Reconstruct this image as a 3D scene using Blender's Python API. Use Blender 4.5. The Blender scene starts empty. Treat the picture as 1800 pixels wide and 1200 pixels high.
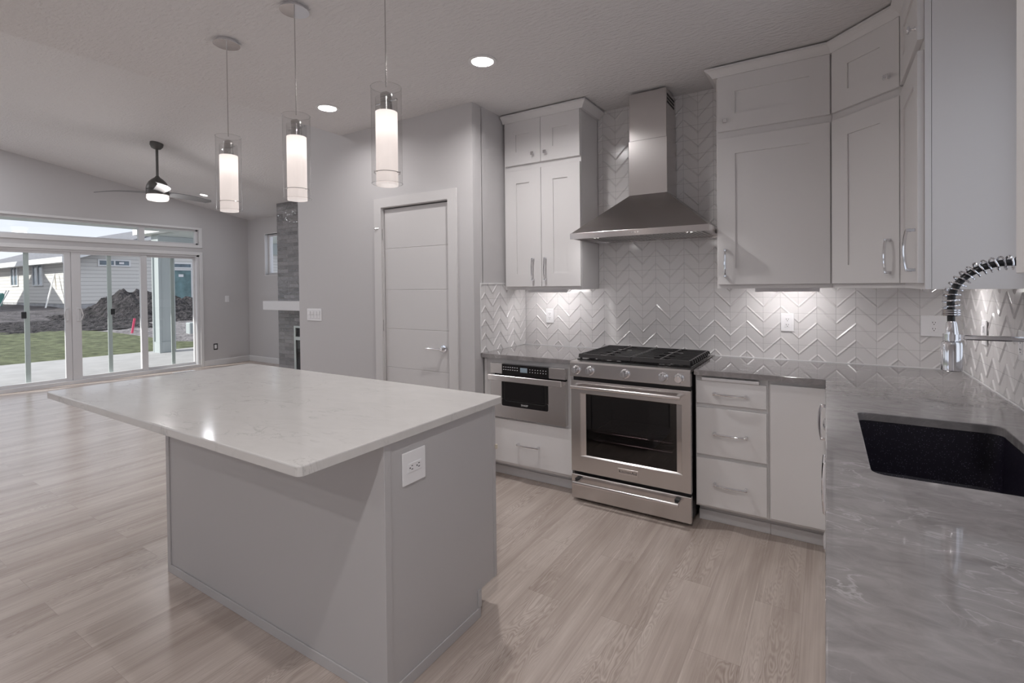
import bpy, bmesh, math, random
from mathutils import Vector, Matrix
random.seed(7)
PI = math.pi
scn = bpy.context.scene
col = scn.collection

# ------------------------------------------------------------------ camera
def make_camera():
    yaw, pitch, roll = -0.5622, -0.0123, -0.0111
    f = Vector((math.sin(yaw)*math.cos(pitch), math.cos(yaw)*math.cos(pitch), math.sin(pitch)))
    r = Vector((math.cos(yaw), -math.sin(yaw), 0.0))
    u = r.cross(f)
    r2 = math.cos(roll)*r + math.sin(roll)*u
    u2 = -math.sin(roll)*r + math.cos(roll)*u
    cam = bpy.data.cameras.new('camera')
    ob = bpy.data.objects.new('camera', cam)
    col.objects.link(ob)
    m = Matrix((r2, u2, -f)).transposed().to_4x4()
    m.translation = Vector((-0.6408, -3.6479, 1.4087))
    ob.matrix_world = m
    cam.sensor_width = 36.0
    cam.lens = 875.16/1800*36
    cam.shift_y = -(600-513.42)/1800
    cam.clip_start = 0.02
    cam.clip_end = 300
    scn.camera = ob
make_camera()

# ------------------------------------------------------------------ world, sun, exposure
scn.view_settings.view_transform = 'Standard'
scn.view_settings.look = 'None'
scn.view_settings.gamma = 1
scn.view_settings.use_curve_mapping = False
scn.view_settings.exposure = 0.84

def make_world():
    w = bpy.data.worlds.new('world'); scn.world = w
    w.use_nodes = True
    nt = w.node_tree; nt.nodes.clear()
    out = nt.nodes.new('ShaderNodeOutputWorld')
    bg = nt.nodes.new('ShaderNodeBackground')
    tc = nt.nodes.new('ShaderNodeTexCoord')
    mp = nt.nodes.new('ShaderNodeMapping'); mp.inputs['Scale'].default_value = (1, 1, 2.6)
    nz = nt.nodes.new('ShaderNodeTexNoise'); nz.inputs['Scale'].default_value = 2.2; nz.inputs['Detail'].default_value = 5
    rp = nt.nodes.new('ShaderNodeValToRGB')
    rp.color_ramp.elements[0].position = 0.36; rp.color_ramp.elements[0].color = (0.78, 0.82, 0.98, 1)
    rp.color_ramp.elements[1].position = 0.62; rp.color_ramp.elements[1].color = (0.92, 0.93, 1.0, 1)
    nt.links.new(tc.outputs['Generated'], mp.inputs['Vector'])
    nt.links.new(mp.outputs['Vector'], nz.inputs['Vector'])
    nt.links.new(nz.outputs['Fac'], rp.inputs['Fac'])
    nt.links.new(rp.outputs['Color'], bg.inputs['Color'])
    bg.inputs['Strength'].default_value = 0.64
    nt.links.new(bg.outputs['Background'], out.inputs['Surface'])
make_world()

def make_sun():
    l = bpy.data.lights.new('sun', 'SUN'); l.energy = 2.9; l.angle = math.radians(0.6); l.color = (1, 0.96, 0.9)
    o = bpy.data.objects.new('sun', l); col.objects.link(o)
    d = Vector((-0.24, -0.78, 0.56)).normalized()
    o.rotation_euler = d.to_track_quat('Z', 'Y').to_euler()
    o.location = (0, -10, 12)
make_sun()

CAN_W, VAULT_W, PUCK_W, FAN_W = 9.0, 15.0, 0.42, 6.0

# ------------------------------------------------------------------ materials
MATS = {}
def newmat(name):
    m = bpy.data.materials.new(name); m.use_nodes = True
    nt = m.node_tree; nt.nodes.clear()
    out = nt.nodes.new('ShaderNodeOutputMaterial')
    MATS[name] = m
    return m, nt, out
def N(nt, t, **kw):
    n = nt.nodes.new(t)
    for k, v in kw.items(): setattr(n, k, v)
    return n
def mat(name, color, rough=0.5, metal=0.0, spec=0.5, bump=None, noise=None, coat=0.0, aniso=0.0):
    """bump=(scale,strength,dist[,stretch]); noise=(scale,amount[,stretch]) mottles the base colour."""
    m, nt, out = newmat(name)
    p = N(nt, 'ShaderNodeBsdfPrincipled')
    p.inputs['Base Color'].default_value = (*color, 1)
    p.inputs['Roughness'].default_value = rough
    p.inputs['Metallic'].default_value = metal
    p.inputs['Specular IOR Level'].default_value = spec
    p.inputs['Coat Weight'].default_value = coat
    p.inputs['Anisotropic'].default_value = aniso
    nt.links.new(p.outputs[0], out.inputs[0])
    tc = N(nt, 'ShaderNodeTexCoord')
    def nz(scale, stretch=(1, 1, 1), detail=4):
        mp = N(nt, 'ShaderNodeMapping'); mp.inputs['Scale'].default_value = stretch
        n = N(nt, 'ShaderNodeTexNoise'); n.inputs['Scale'].default_value = scale; n.inputs['Detail'].default_value = detail
        nt.links.new(tc.outputs['Object'], mp.inputs[0]); nt.links.new(mp.outputs[0], n.inputs['Vector'])
        return n
    if noise:
        n = nz(noise[0], noise[2] if len(noise) > 2 else (1, 1, 1))
        mr = N(nt, 'ShaderNodeMapRange')
        mr.inputs['From Min'].default_value = 0.3; mr.inputs['From Max'].default_value = 0.7
        mr.inputs['To Min'].default_value = 1-noise[1]; mr.inputs['To Max'].default_value = 1+noise[1]
        mx = N(nt, 'ShaderNodeVectorMath', operation='SCALE'); mx.inputs[0].default_value = color
        nt.links.new(n.outputs['Fac'], mr.inputs['Value']); nt.links.new(mr.outputs[0], mx.inputs['Scale'])
        nt.links.new(mx.outputs[0], p.inputs['Base Color'])
    if bump:
        n = nz(bump[0], bump[3] if len(bump) > 3 else (1, 1, 1))
        b = N(nt, 'ShaderNodeBump'); b.inputs['Strength'].default_value = bump[1]; b.inputs['Distance'].default_value = bump[2]
        nt.links.new(n.outputs['Fac'], b.inputs['Height']); nt.links.new(b.outputs[0], p.inputs['Normal'])
    return m
def emis(name, color, strength):
    m, nt, out = newmat(name)
    e = N(nt, 'ShaderNodeEmission'); e.inputs[0].default_value = (*color, 1); e.inputs[1].default_value = strength
    nt.links.new(e.outputs[0], out.inputs[0])
    return m
def glassmat(name, tint=(1, 1, 1), refl=1.0, rough=0.0, ior=1.45):
    m, nt, out = newmat(name)
    t = N(nt, 'ShaderNodeBsdfTransparent'); t.inputs[0].default_value = (*tint, 1)
    g = N(nt, 'ShaderNodeBsdfGlossy'); g.inputs['Roughness'].default_value = rough
    lw = N(nt, 'ShaderNodeLayerWeight'); lw.inputs['Blend'].default_value = 0.5
    fr = N(nt, 'ShaderNodeMath', operation='POWER'); fr.inputs[1].default_value = 5.0
    nt.links.new(lw.outputs['Facing'], fr.inputs[0])
    mu = N(nt, 'ShaderNodeMath', operation='MULTIPLY_ADD'); mu.inputs[1].default_value = 0.55*refl; mu.inputs[2].default_value = 0.04*refl
    mx = N(nt, 'ShaderNodeMixShader')
    nt.links.new(fr.outputs[0], mu.inputs[0]); nt.links.new(mu.outputs[0], mx.inputs[0])
    nt.links.new(t.outputs[0], mx.inputs[1]); nt.links.new(g.outputs[0], mx.inputs[2])
    nt.links.new(mx.outputs[0], out.inputs[0])
    return m

mat('wall_paint', (0.585, 0.568, 0.57), 0.75, bump=(160, 0.12, 0.002))
mat('ceiling_paint', (0.73, 0.71, 0.71), 0.85, bump=(24, 0.85, 0.014, (1, 2.2, 1)))
mat('trim_white', (0.76, 0.75, 0.75), 0.45)
mat('cabinet_white', (0.77, 0.75, 0.745), 0.38)
mat('cabinet_inside', (0.35, 0.34, 0.335), 0.6)
mat('island_paint', (0.50, 0.485, 0.487), 0.42)
mat('toe_paint', (0.72, 0.705, 0.71), 0.5)
mat('door_paint', (0.68, 0.66, 0.655), 0.45)
mat('steel_hood_dimmed', (0.40, 0.375, 0.365), 0.27, 1.0, bump=(14, 0.05, 0.001, (1, 1, 40)), aniso=0.55)  # darker copy of steel; the canopy's dim reflections put into the colour
mat('steel', (0.66, 0.635, 0.625), 0.27, 1.0, bump=(14, 0.05, 0.001, (1, 1, 40)), aniso=0.55)
mat('steel_bright', (0.74, 0.71, 0.70), 0.22, 1.0)
mat('chrome', (0.80, 0.80, 0.82), 0.08, 1.0)
mat('nickel', (0.55, 0.54, 0.53), 0.25, 1.0)
mat('black_metal', (0.018, 0.017, 0.018), 0.42)
mat('cast_iron', (0.026, 0.024, 0.025), 0.30, bump=(300, 0.1, 0.001))
mat('grate_glint', (0.20, 0.19, 0.19), 0.3, 0.6)  # lighter than the iron; reflected glints on the middle bars put into the colour
mat('black_gloss', (0.008, 0.007, 0.008), 0.06)
mat('black_rubber', (0.012, 0.012, 0.014), 0.35)
mat('fan_metal', (0.11, 0.105, 0.10), 0.42, 0.6)
mat('fan_blade', (0.20, 0.20, 0.205), 0.35)
mat('plate_white', (0.86, 0.85, 0.86), 0.35)
mat('slot_dark', (0.02, 0.02, 0.02), 0.6)
mat('oven_dark', (0.010, 0.009, 0.010), 0.5)
mat('vinyl_white', (0.72, 0.71, 0.72), 0.4)
mat('screen_grey', (0.60, 0.65, 0.63), 0.45, 0.3)
mat('lettering_dark', (0.03, 0.028, 0.03), 0.5)
mat('lettering_light', (0.65, 0.64, 0.64), 0.5)
mat('lcd', (0.32, 0.40, 0.47), 0.25)
mat('mantel_paint', (0.74, 0.73, 0.74), 0.45)
mat('concrete', (0.42, 0.41, 0.41), 0.85, noise=(3, 0.08), bump=(60, 0.2, 0.003))
mat('roof_shingle', (0.20, 0.20, 0.22), 0.9, noise=(9, 0.35), bump=(30, 0.5, 0.02))
mat('house_trim', (0.80, 0.80, 0.80), 0.6)
mat('house_glass', (0.16, 0.21, 0.25), 0.12, noise=(2.5, 0.4))
mat('house_door_glass', (0.14, 0.24, 0.25), 0.12, noise=(2.2, 0.35))
mat('foundation', (0.45, 0.45, 0.46), 0.9, noise=(2, 0.2))
mat('porch_paint', (0.42, 0.455, 0.46), 0.6)
mat('soffit_paint', (0.52, 0.55, 0.54), 0.7)
mat('stake_pink', (0.85, 0.10, 0.20), 0.6)
mat('wood_pale', (0.62, 0.56, 0.46), 0.7)
mat('tarp_teal', (0.10, 0.30, 0.27), 0.6)
mat('grass', (0.165, 0.185, 0.10), 0.9, noise=(5, 0.45), bump=(70, 1.0, 0.05))
mat('soil', (0.10, 0.090, 0.095), 0.95, noise=(2.4, 0.55), bump=(9, 1.0, 0.12))
mat('rubble_soil', (0.050, 0.044, 0.047), 0.95, noise=(5, 0.9), bump=(9, 1.0, 0.35))
mat('gravel_dirt', (0.21, 0.195, 0.20), 0.95, noise=(6, 0.4), bump=(14, 1.0, 0.06))
emis('lamp_lens', (1.0, 0.96, 0.93), 2.2)
emis('fan_lens', (1.0, 0.90, 0.84), 1.1)
emis('bulb_glow', (1.0, 0.94, 0.91), 1.7)
emis('puck_glow', (1.0, 0.97, 0.96), 5.0)
glassmat('pane', (0.96, 0.98, 0.98), 0.75)
glassmat('lamp_glass', (0.96, 0.96, 0.96), 1.8)
glassmat('oven_glass', (0.42, 0.39, 0.40), 1.6)

def siding_mat():
    m, nt, out = newmat('lap_siding')
    p = N(nt, 'ShaderNodeBsdfPrincipled'); p.inputs['Roughness'].default_value = 0.7
    p.inputs['Base Color'].default_value = (0.70, 0.68, 0.645, 1)
    tc = N(nt, 'ShaderNodeTexCoord'); sp = N(nt, 'ShaderNodeSeparateXYZ')
    nt.links.new(tc.outputs['Object'], sp.inputs[0])
    d = N(nt, 'ShaderNodeMath', operation='DIVIDE'); d.inputs[1].default_value = 0.18
    fr = N(nt, 'ShaderNodeMath', operation='FRACT')
    nt.links.new(sp.outputs['Z'], d.inputs[0]); nt.links.new(d.outputs[0], fr.inputs[0])
    inv = N(nt, 'ShaderNodeMath', operation='SUBTRACT'); inv.inputs[0].default_value = 1.0
    nt.links.new(fr.outputs[0], inv.inputs[1])
    b = N(nt, 'ShaderNodeBump'); b.inputs['Distance'].default_value = 0.03; b.inputs['Strength'].default_value = 1.0
    nt.links.new(inv.outputs[0], b.inputs['Height']); nt.links.new(b.outputs[0], p.inputs['Normal'])
    # dark line in the gap under each board
    lt = N(nt, 'ShaderNodeMath', operation='LESS_THAN'); lt.inputs[1].default_value = 0.10
    nt.links.new(fr.outputs[0], lt.inputs[0])
    mx = N(nt, 'ShaderNodeMix', data_type='RGBA')
    mx.inputs['A'].default_value = (0.70, 0.68, 0.645, 1); mx.inputs['B'].default_value = (0.42, 0.41, 0.40, 1)
    nt.links.new(lt.outputs[0], mx.inputs['Factor']); nt.links.new(mx.outputs['Result'], p.inputs['Base Color'])
    nt.links.new(p.outputs[0], out.inputs[0])
siding_mat()

def tile_mat(name, axis):
    m, nt, out = newmat(name)
    p = N(nt, 'ShaderNodeBsdfPrincipled'); p.inputs['Roughness'].default_value = 0.16
    tc = N(nt, 'ShaderNodeTexCoord'); sp = N(nt, 'ShaderNodeSeparateXYZ'); cb = N(nt, 'ShaderNodeCombineXYZ')
    nt.links.new(tc.outputs['Object'], sp.inputs[0])
    nt.links.new(sp.outputs[axis], cb.inputs['X']); nt.links.new(sp.outputs['Z'], cb.inputs['Y'])
    mp = N(nt, 'ShaderNodeMapping'); mp.inputs['Location'].default_value = (0.085, -0.0085, 0)
    br = N(nt, 'ShaderNodeTexBrick', offset=0.0, squash=1.0)
    br.inputs['Scale'].default_value = 1; br.inputs['Brick Width'].default_value = 0.1005; br.inputs['Row Height'].default_value = 0.1005
    br.inputs['Mortar Size'].default_value = 0.0011; br.inputs['Mortar Smooth'].default_value = 0.3; br.inputs['Bias'].default_value = 0
    br.inputs['Color1'].default_value = (0.74, 0.72, 0.715, 1); br.inputs['Color2'].default_value = (0.77, 0.75, 0.745, 1)
    br.inputs['Mortar'].default_value = (0.50, 0.48, 0.48, 1)
    nt.links.new(cb.outputs[0], mp.inputs[0]); nt.links.new(mp.outputs[0], br.inputs['Vector'])
    nt.links.new(br.outputs['Color'], p.inputs['Base Color'])
    b = N(nt, 'ShaderNodeBump', invert=True); b.inputs['Distance'].default_value = 0.0015; b.inputs['Strength'].default_value = 0.6
    nt.links.new(br.outputs['Fac'], b.inputs['Height']); nt.links.new(b.outputs[0], p.inputs['Normal'])
    nt.links.new(p.outputs[0], out.inputs[0])
tile_mat('tile_x', 'X'); tile_mat('tile_y', 'Y')

def floor_mat():
    m, nt, out = newmat('floor_planks')
    p = N(nt, 'ShaderNodeBsdfPrincipled'); p.inputs['Roughness'].default_value = 0.36; p.inputs['Specular IOR Level'].default_value = 0.5
    tc = N(nt, 'ShaderNodeTexCoord'); sp = N(nt, 'ShaderNodeSeparateXYZ'); cb = N(nt, 'ShaderNodeCombineXYZ')
    nt.links.new(tc.outputs['Object'], sp.inputs[0])
    nt.links.new(sp.outputs['Y'], cb.inputs['X']); nt.links.new(sp.outputs['X'], cb.inputs['Y'])
    br = N(nt, 'ShaderNodeTexBrick', offset=0.37, offset_frequency=2, squash=1.0)
    br.inputs['Scale'].default_value = 1; br.inputs['Brick Width'].default_value = 1.22; br.inputs['Row Height'].default_value = 0.182
    br.inputs['Mortar Size'].default_value = 0.0009; br.inputs['Bias'].default_value = 0
    br.inputs['Color1'].default_value = (0, 0, 0, 1); br.inputs['Color2'].default_value = (1, 1, 1, 1); br.inputs['Mortar'].default_value = (0.5, 0.5, 0.5, 1)
    nt.links.new(cb.outputs[0], br.inputs['Vector'])
    bw = N(nt, 'ShaderNodeRGBToBW'); nt.links.new(br.outputs['Color'], bw.inputs[0])
    off = N(nt, 'ShaderNodeMath', operation='MULTIPLY'); off.inputs[1].default_value = 13.7
    nt.links.new(bw.outputs[0], off.inputs[0])
    # long stretched grain, different on each plank
    mp = N(nt, 'ShaderNodeMapping'); mp.inputs['Scale'].default_value = (0.8, 6.0, 1)
    nt.links.new(cb.outputs[0], mp.inputs[0])
    add = N(nt, 'ShaderNodeVectorMath', operation='ADD')
    nt.links.new(mp.outputs[0], add.inputs[0]); nt.links.new(off.outputs[0], add.inputs[1])
    n1 = N(nt, 'ShaderNodeTexNoise'); n1.inputs['Scale'].default_value = 1.6; n1.inputs['Detail'].default_value = 3; n1.inputs['Distortion'].default_value = 0.5
    nt.links.new(add.outputs[0], n1.inputs['Vector'])
    ring = N(nt, 'ShaderNodeMath', operation='MULTIPLY'); ring.inputs[1].default_value = 190
    nt.links.new(n1.outputs['Fac'], ring.inputs[0])
    sn = N(nt, 'ShaderNodeMath', operation='SINE'); nt.links.new(ring.outputs[0], sn.inputs[0])
    # grain lines fade in and out
    n3 = N(nt, 'ShaderNodeTexNoise'); n3.inputs['Scale'].default_value = 1.1; n3.inputs['Detail'].default_value = 2
    nt.links.new(add.outputs[0], n3.inputs['Vector'])
    mk = N(nt, 'ShaderNodeMapRange'); mk.inputs['From Min'].default_value = 0.45; mk.inputs['From Max'].default_value = 0.68
    mk.inputs['To Min'].default_value = 0.0; mk.inputs['To Max'].default_value = 1.0
    nt.links.new(n3.outputs['Fac'], mk.inputs['Value'])
    sg = N(nt, 'ShaderNodeMath', operation='MULTIPLY'); nt.links.new(sn.outputs[0], sg.inputs[0]); nt.links.new(mk.outputs[0], sg.inputs[1])
    mp2 = N(nt, 'ShaderNodeMapping'); mp2.inputs['Scale'].default_value = (0.9, 50, 1); nt.links.new(cb.outputs[0], mp2.inputs[0])
    n2 = N(nt, 'ShaderNodeTexNoise'); n2.inputs['Scale'].default_value = 2.2; n2.inputs['Detail'].default_value = 5
    nt.links.new(mp2.outputs[0], n2.inputs['Vector'])
    def madd(a, k, b=None, c=0.0):
        q = N(nt, 'ShaderNodeMath', operation='MULTIPLY_ADD'); q.inputs[1].default_value = k
        nt.links.new(a, q.inputs[0])
        if b is not None: nt.links.new(b, q.inputs[2])
        else: q.inputs[2].default_value = c
        return q.outputs[0]
    v = madd(n1.outputs['Fac'], 0.55, None, 0.225-0.195)      # ~0.5 centred
    v = madd(bw.outputs[0], 0.065, v)
    v = madd(n2.outputs['Fac'], 0.26, v)
    v = madd(sg.outputs[0], 0.10, v)
    rp = N(nt, 'ShaderNodeValToRGB')
    e = rp.color_ramp.elements
    e[0].position = 0.25; e[0].color = (0.345, 0.275, 0.235, 1)
    e[1].position = 0.80; e[1].color = (0.73, 0.655, 0.60, 1)
    mid = e.new(0.52); mid.color = (0.545, 0.465, 0.415, 1)
    nt.links.new(v, rp.inputs['Fac'])
    mx = N(nt, 'ShaderNodeMix', data_type='RGBA'); mx.inputs['B'].default_value = (0.40, 0.335, 0.295, 1)
    nt.links.new(br.outputs['Fac'], mx.inputs['Factor']); nt.links.new(rp.outputs[0], mx.inputs['A'])
    nt.links.new(mx.outputs['Result'], p.inputs['Base Color'])
    b = N(nt, 'ShaderNodeBump'); b.inputs['Distance'].default_value = 0.0008; b.inputs['Strength'].default_value = 0.2
    nt.links.new(v, b.inputs['Height']); nt.links.new(b.outputs[0], p.inputs['Normal'])
    rr = N(nt, 'ShaderNodeMapRange'); rr.inputs['To Min'].default_value = 0.22; rr.inputs['To Max'].default_value = 0.30
    nt.links.new(n2.outputs['Fac'], rr.inputs['Value']); nt.links.new(rr.outputs[0], p.inputs['Roughness'])
    nt.links.new(p.outputs[0], out.inputs[0])
floor_mat()

def stone_mat(name, base, dark, vein, vein_amt, scale, rough, vscale=2.2, spec=0.5):
    m, nt, out = newmat(name)
    p = N(nt, 'ShaderNodeBsdfPrincipled'); p.inputs['Roughness'].default_value = rough; p.inputs['Specular IOR Level'].default_value = spec
    tc = N(nt, 'ShaderNodeTexCoord')
    mp = N(nt, 'ShaderNodeMapping'); mp.inputs['Rotation'].default_value = (0, 0, 0.5); mp.inputs['Scale'].default_value = (1, 1.9, 1)
    nt.links.new(tc.outputs['Object'], mp.inputs[0])
    n1 = N(nt, 'ShaderNodeTexNoise'); n1.inputs['Scale'].default_value = scale; n1.inputs['Detail'].default_value = 7; n1.inputs['Roughness'].default_value = 0.62; n1.inputs['Distortion'].default_value = 0.7
    nt.links.new(mp.outputs[0], n1.inputs['Vector'])
    mr = N(nt, 'ShaderNodeMapRange'); mr.inputs['From Min'].default_value = 0.32; mr.inputs['From Max'].default_value = 0.66
    nt.links.new(n1.outputs['Fac'], mr.inputs['Value'])
    m1 = N(nt, 'ShaderNodeMix', data_type='RGBA'); m1.inputs['A'].default_value = (*dark, 1); m1.inputs['B'].default_value = (*base, 1)
    nt.links.new(mr.outputs[0], m1.inputs['Factor'])
    # veins: thin ridges of a second noise, broken up by a third
    n2 = N(nt, 'ShaderNodeTexNoise'); n2.inputs['Scale'].default_value = vscale; n2.inputs['Detail'].default_value = 6; n2.inputs['Distortion'].default_value = 1.1
    nt.links.new(mp.outputs[0], n2.inputs['Vector'])
    s = N(nt, 'ShaderNodeMath', operation='SUBTRACT'); s.inputs[1].default_value = 0.5; nt.links.new(n2.outputs['Fac'], s.inputs[0])
    a = N(nt, 'ShaderNodeMath', operation='ABSOLUTE'); nt.links.new(s.outputs[0], a.inputs[0])
    vr = N(nt, 'ShaderNodeMapRange'); vr.inputs['From Min'].default_value = 0.0; vr.inputs['From Max'].default_value = 0.022
    vr.inputs['To Min'].default_value = vein_amt; vr.inputs['To Max'].default_value = 0.0
    nt.links.new(a.outputs[0], vr.inputs['Value'])
    n3 = N(nt, 'ShaderNodeTexNoise'); n3.inputs['Scale'].default_value = 5; nt.links.new(tc.outputs['Object'], n3.inputs['Vector'])
    g = N(nt, 'ShaderNodeMapRange'); g.inputs['From Min'].default_value = 0.47; g.inputs['From Max'].default_value = 0.63
    nt.links.new(n3.outputs['Fac'], g.inputs['Value'])
    mu = N(nt, 'ShaderNodeMath', operation='MULTIPLY'); nt.links.new(vr.outputs[0], mu.inputs[0]); nt.links.new(g.outputs[0], mu.inputs[1])
    m2 = N(nt, 'ShaderNodeMix', data_type='RGBA'); m2.inputs['B'].default_value = (*vein, 1)
    nt.links.new(mu.outputs[0], m2.inputs['Factor']); nt.links.new(m1.outputs['Result'], m2.inputs['A'])
    nt.links.new(m2.outputs['Result'], p.inputs['Base Color'])
    nt.links.new(p.outputs[0], out.inputs[0])
stone_mat('grey_quartz', (0.295, 0.277, 0.277), (0.205, 0.191, 0.192), (0.50, 0.485, 0.485), 0.55, 13.0, 0.055, 8.0, 0.95)
stone_mat('white_quartz', (0.66, 0.64, 0.62), (0.62, 0.60, 0.58), (0.42, 0.41, 0.39), 0.5, 6.0, 0.12, 5.0, 0.3)

def brick_mat():
    m, nt, out = newmat('glazed_brick')
    p = N(nt, 'ShaderNodeBsdfPrincipled'); p.inputs['Roughness'].default_value = 0.15
    tc = N(nt, 'ShaderNodeTexCoord'); sp = N(nt, 'ShaderNodeSeparateXYZ'); cb = N(nt, 'ShaderNodeCombineXYZ')
    nt.links.new(tc.outputs['Object'], sp.inputs[0]); nt.links.new(sp.outputs['X'], cb.inputs['X']); nt.links.new(sp.outputs['Z'], cb.inputs['Y'])
    br = N(nt, 'ShaderNodeTexBrick', offset=0.43)
    br.inputs['Scale'].default_value = 1; br.inputs['Brick Width'].default_value = 0.27; br.inputs['Row Height'].default_value = 0.062
    br.inputs['Mortar Size'].default_value = 0.0035; br.inputs['Mortar Smooth'].default_value = 0.5
    br.inputs['Color1'].default_value = (0.17, 0.165, 0.17, 1); br.inputs['Color2'].default_value = (0.30, 0.29, 0.295, 1)
    br.inputs['Mortar'].default_value = (0.42, 0.41, 0.41, 1)
    nt.links.new(cb.outputs[0], br.inputs['Vector'])
    nt.links.new(br.outputs['Color'], p.inputs['Base Color'])
    n = N(nt, 'ShaderNodeTexNoise'); n.inputs['Scale'].default_value = 14; nt.links.new(tc.outputs['Object'], n.inputs['Vector'])
    ad = N(nt, 'ShaderNodeMath', operation='MULTIPLY_ADD'); ad.inputs[1].default_value = -1.0
    nt.links.new(br.outputs['Fac'], ad.inputs[0]); nt.links.new(n.outputs['Fac'], ad.inputs[2])
    b = N(nt, 'ShaderNodeBump'); b.inputs['Distance'].default_value = 0.02; b.inputs['Strength'].default_value = 0.9
    nt.links.new(ad.outputs[0], b.inputs['Height']); nt.links.new(b.outputs[0], p.inputs['Normal'])
    nt.links.new(p.outputs[0], out.inputs[0])
brick_mat()

def frosted_mat():
    m, nt, out = newmat('frosted_glass_glow')
    d = N(nt, 'ShaderNodeBsdfDiffuse'); d.inputs[0].default_value = (0.9, 0.86, 0.84, 1)
    t = N(nt, 'ShaderNodeBsdfTranslucent'); t.inputs[0].default_value = (0.95, 0.90, 0.87, 1)
    mx = N(nt, 'ShaderNodeMixShader'); mx.inputs[0].default_value = 0.62
    e = N(nt, 'ShaderNodeEmission'); e.inputs[0].default_value = (1.0, 0.93, 0.90, 1); e.inputs[1].default_value = 0.15  # low emission added so the whole shade glows, not just the bulb
    ad = N(nt, 'ShaderNodeAddShader')
    nt.links.new(d.outputs[0], mx.inputs[1]); nt.links.new(t.outputs[0], mx.inputs[2]); nt.links.new(mx.outputs[0], ad.inputs[0]); nt.links.new(e.outputs[0], ad.inputs[1]); nt.links.new(ad.outputs[0], out.inputs[0])
frosted_mat()

def sink_mat():
    m, nt, out = newmat('sink_composite')
    p = N(nt, 'ShaderNodeBsdfPrincipled'); p.inputs['Roughness'].default_value = 0.38
    tc = N(nt, 'ShaderNodeTexCoord')
    v = N(nt, 'ShaderNodeTexVoronoi'); v.inputs['Scale'].default_value = 160
    nt.links.new(tc.outputs['Object'], v.inputs['Vector'])
    lt = N(nt, 'ShaderNodeMath', operation='LESS_THAN'); lt.inputs[1].default_value = 0.17; nt.links.new(v.outputs['Distance'], lt.inputs[0])
    mx = N(nt, 'ShaderNodeMix', data_type='RGBA'); mx.inputs['A'].default_value = (0.010, 0.008, 0.016, 1); mx.inputs['B'].default_value = (0.16, 0.14, 0.20, 1)
    nt.links.new(lt.outputs[0], mx.inputs['Factor']); nt.links.new(mx.outputs['Result'], p.inputs['Base Color'])
    nt.links.new(p.outputs[0], out.inputs[0])
sink_mat()

# ------------------------------------------------------------------ mesh helpers
ORI = {}
def root_of(o):
    while o.parent: o = o.parent
    return o
def thing(name, label, cat, loc, rotz=0.0, group=None):
    o = bpy.data.objects.new(name, None); col.objects.link(o)
    o.empty_display_size = 0.1
    o.location = loc; o.rotation_euler = (0, 0, rotz)
    o['label'] = label; o['category'] = cat
    if group: o['group'] = group
    ORI[o] = (Vector(loc), rotz)
    return o
def tag(o, label, cat, group=None, kind=None):
    o['label'] = label; o['category'] = cat
    if group: o['group'] = group
    if kind: o['kind'] = kind
    return o
def obj(name, bm, m, parent=None, smooth=False, world=True, label=None, origin=None):
    """Links bm as one mesh object. World coordinates are brought into the root's own frame."""
    if parent is not None and world:
        loc, rz = ORI[root_of(parent)]
        bm.transform(Matrix.Rotation(-rz, 4, 'Z') @ Matrix.Translation(-loc))
    elif parent is None and origin is not None:
        bm.transform(Matrix.Translation(-Vector(origin)))
    bmesh.ops.recalc_face_normals(bm, faces=bm.faces)
    me = bpy.data.meshes.new(name); bm.to_mesh(me); bm.free()
    me.materials.append(MATS[m] if isinstance(m, str) else m)
    if smooth:
        for pl in me.polygons: pl.use_smooth = True
        try: me.set_sharp_from_angle(angle=math.radians(38))
        except Exception: pass
    o = bpy.data.objects.new(name, me); col.objects.link(o)
    if parent is not None: o.parent = parent
    elif origin is not None: o.location = origin
    if label: o['label'] = label
    return o
def struct(name, bm, m, parent=None, **kw):
    o = obj(name, bm, m, parent, **kw)
    if parent is None: o['kind'] = 'structure'
    return o
def BM(): return bmesh.new()
def box(bm, x0, x1, y0, y1, z0, z1, b=0.0, seg=1):
    x0, x1 = min(x0, x1), max(x0, x1); y0, y1 = min(y0, y1), max(y0, y1); z0, z1 = min(z0, z1), max(z0, z1)
    vs = [bm.verts.new(p) for p in ((x0,y0,z0),(x1,y0,z0),(x1,y1,z0),(x0,y1,z0),(x0,y0,z1),(x1,y0,z1),(x1,y1,z1),(x0,y1,z1))]
    fs = [bm.faces.new([vs[i] for i in q]) for q in ((3,2,1,0),(4,5,6,7),(0,1,5,4),(1,2,6,5),(2,3,7,6),(3,0,4,7))]
    if b > 0:
        es = list({e for f in fs for e in f.edges})
        bmesh.ops.bevel(bm, geom=es, offset=b, segments=seg, affect='EDGES', profile=0.5)
    return bm
def bx(*a, **k): return box(BM(), *a, **k)
def cyl(bm, p0, p1, r0, r1=None, n=20, caps=True):
    p0, p1 = Vector(p0), Vector(p1); r1 = r0 if r1 is None else r1
    d = (p1-p0).normalized()
    a = d.orthogonal().normalized(); c = d.cross(a)
    A = [bm.verts.new(p0 + r0*(math.cos(t)*a+math.sin(t)*c)) for t in (2*PI*i/n for i in range(n))]
    B = [bm.verts.new(p1 + r1*(math.cos(t)*a+math.sin(t)*c)) for t in (2*PI*i/n for i in range(n))]
    for i in range(n): bm.faces.new((A[i], A[(i+1)%n], B[(i+1)%n], B[i]))
    if caps: bm.faces.new(A[::-1]); bm.faces.new(B)
    return bm
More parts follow.
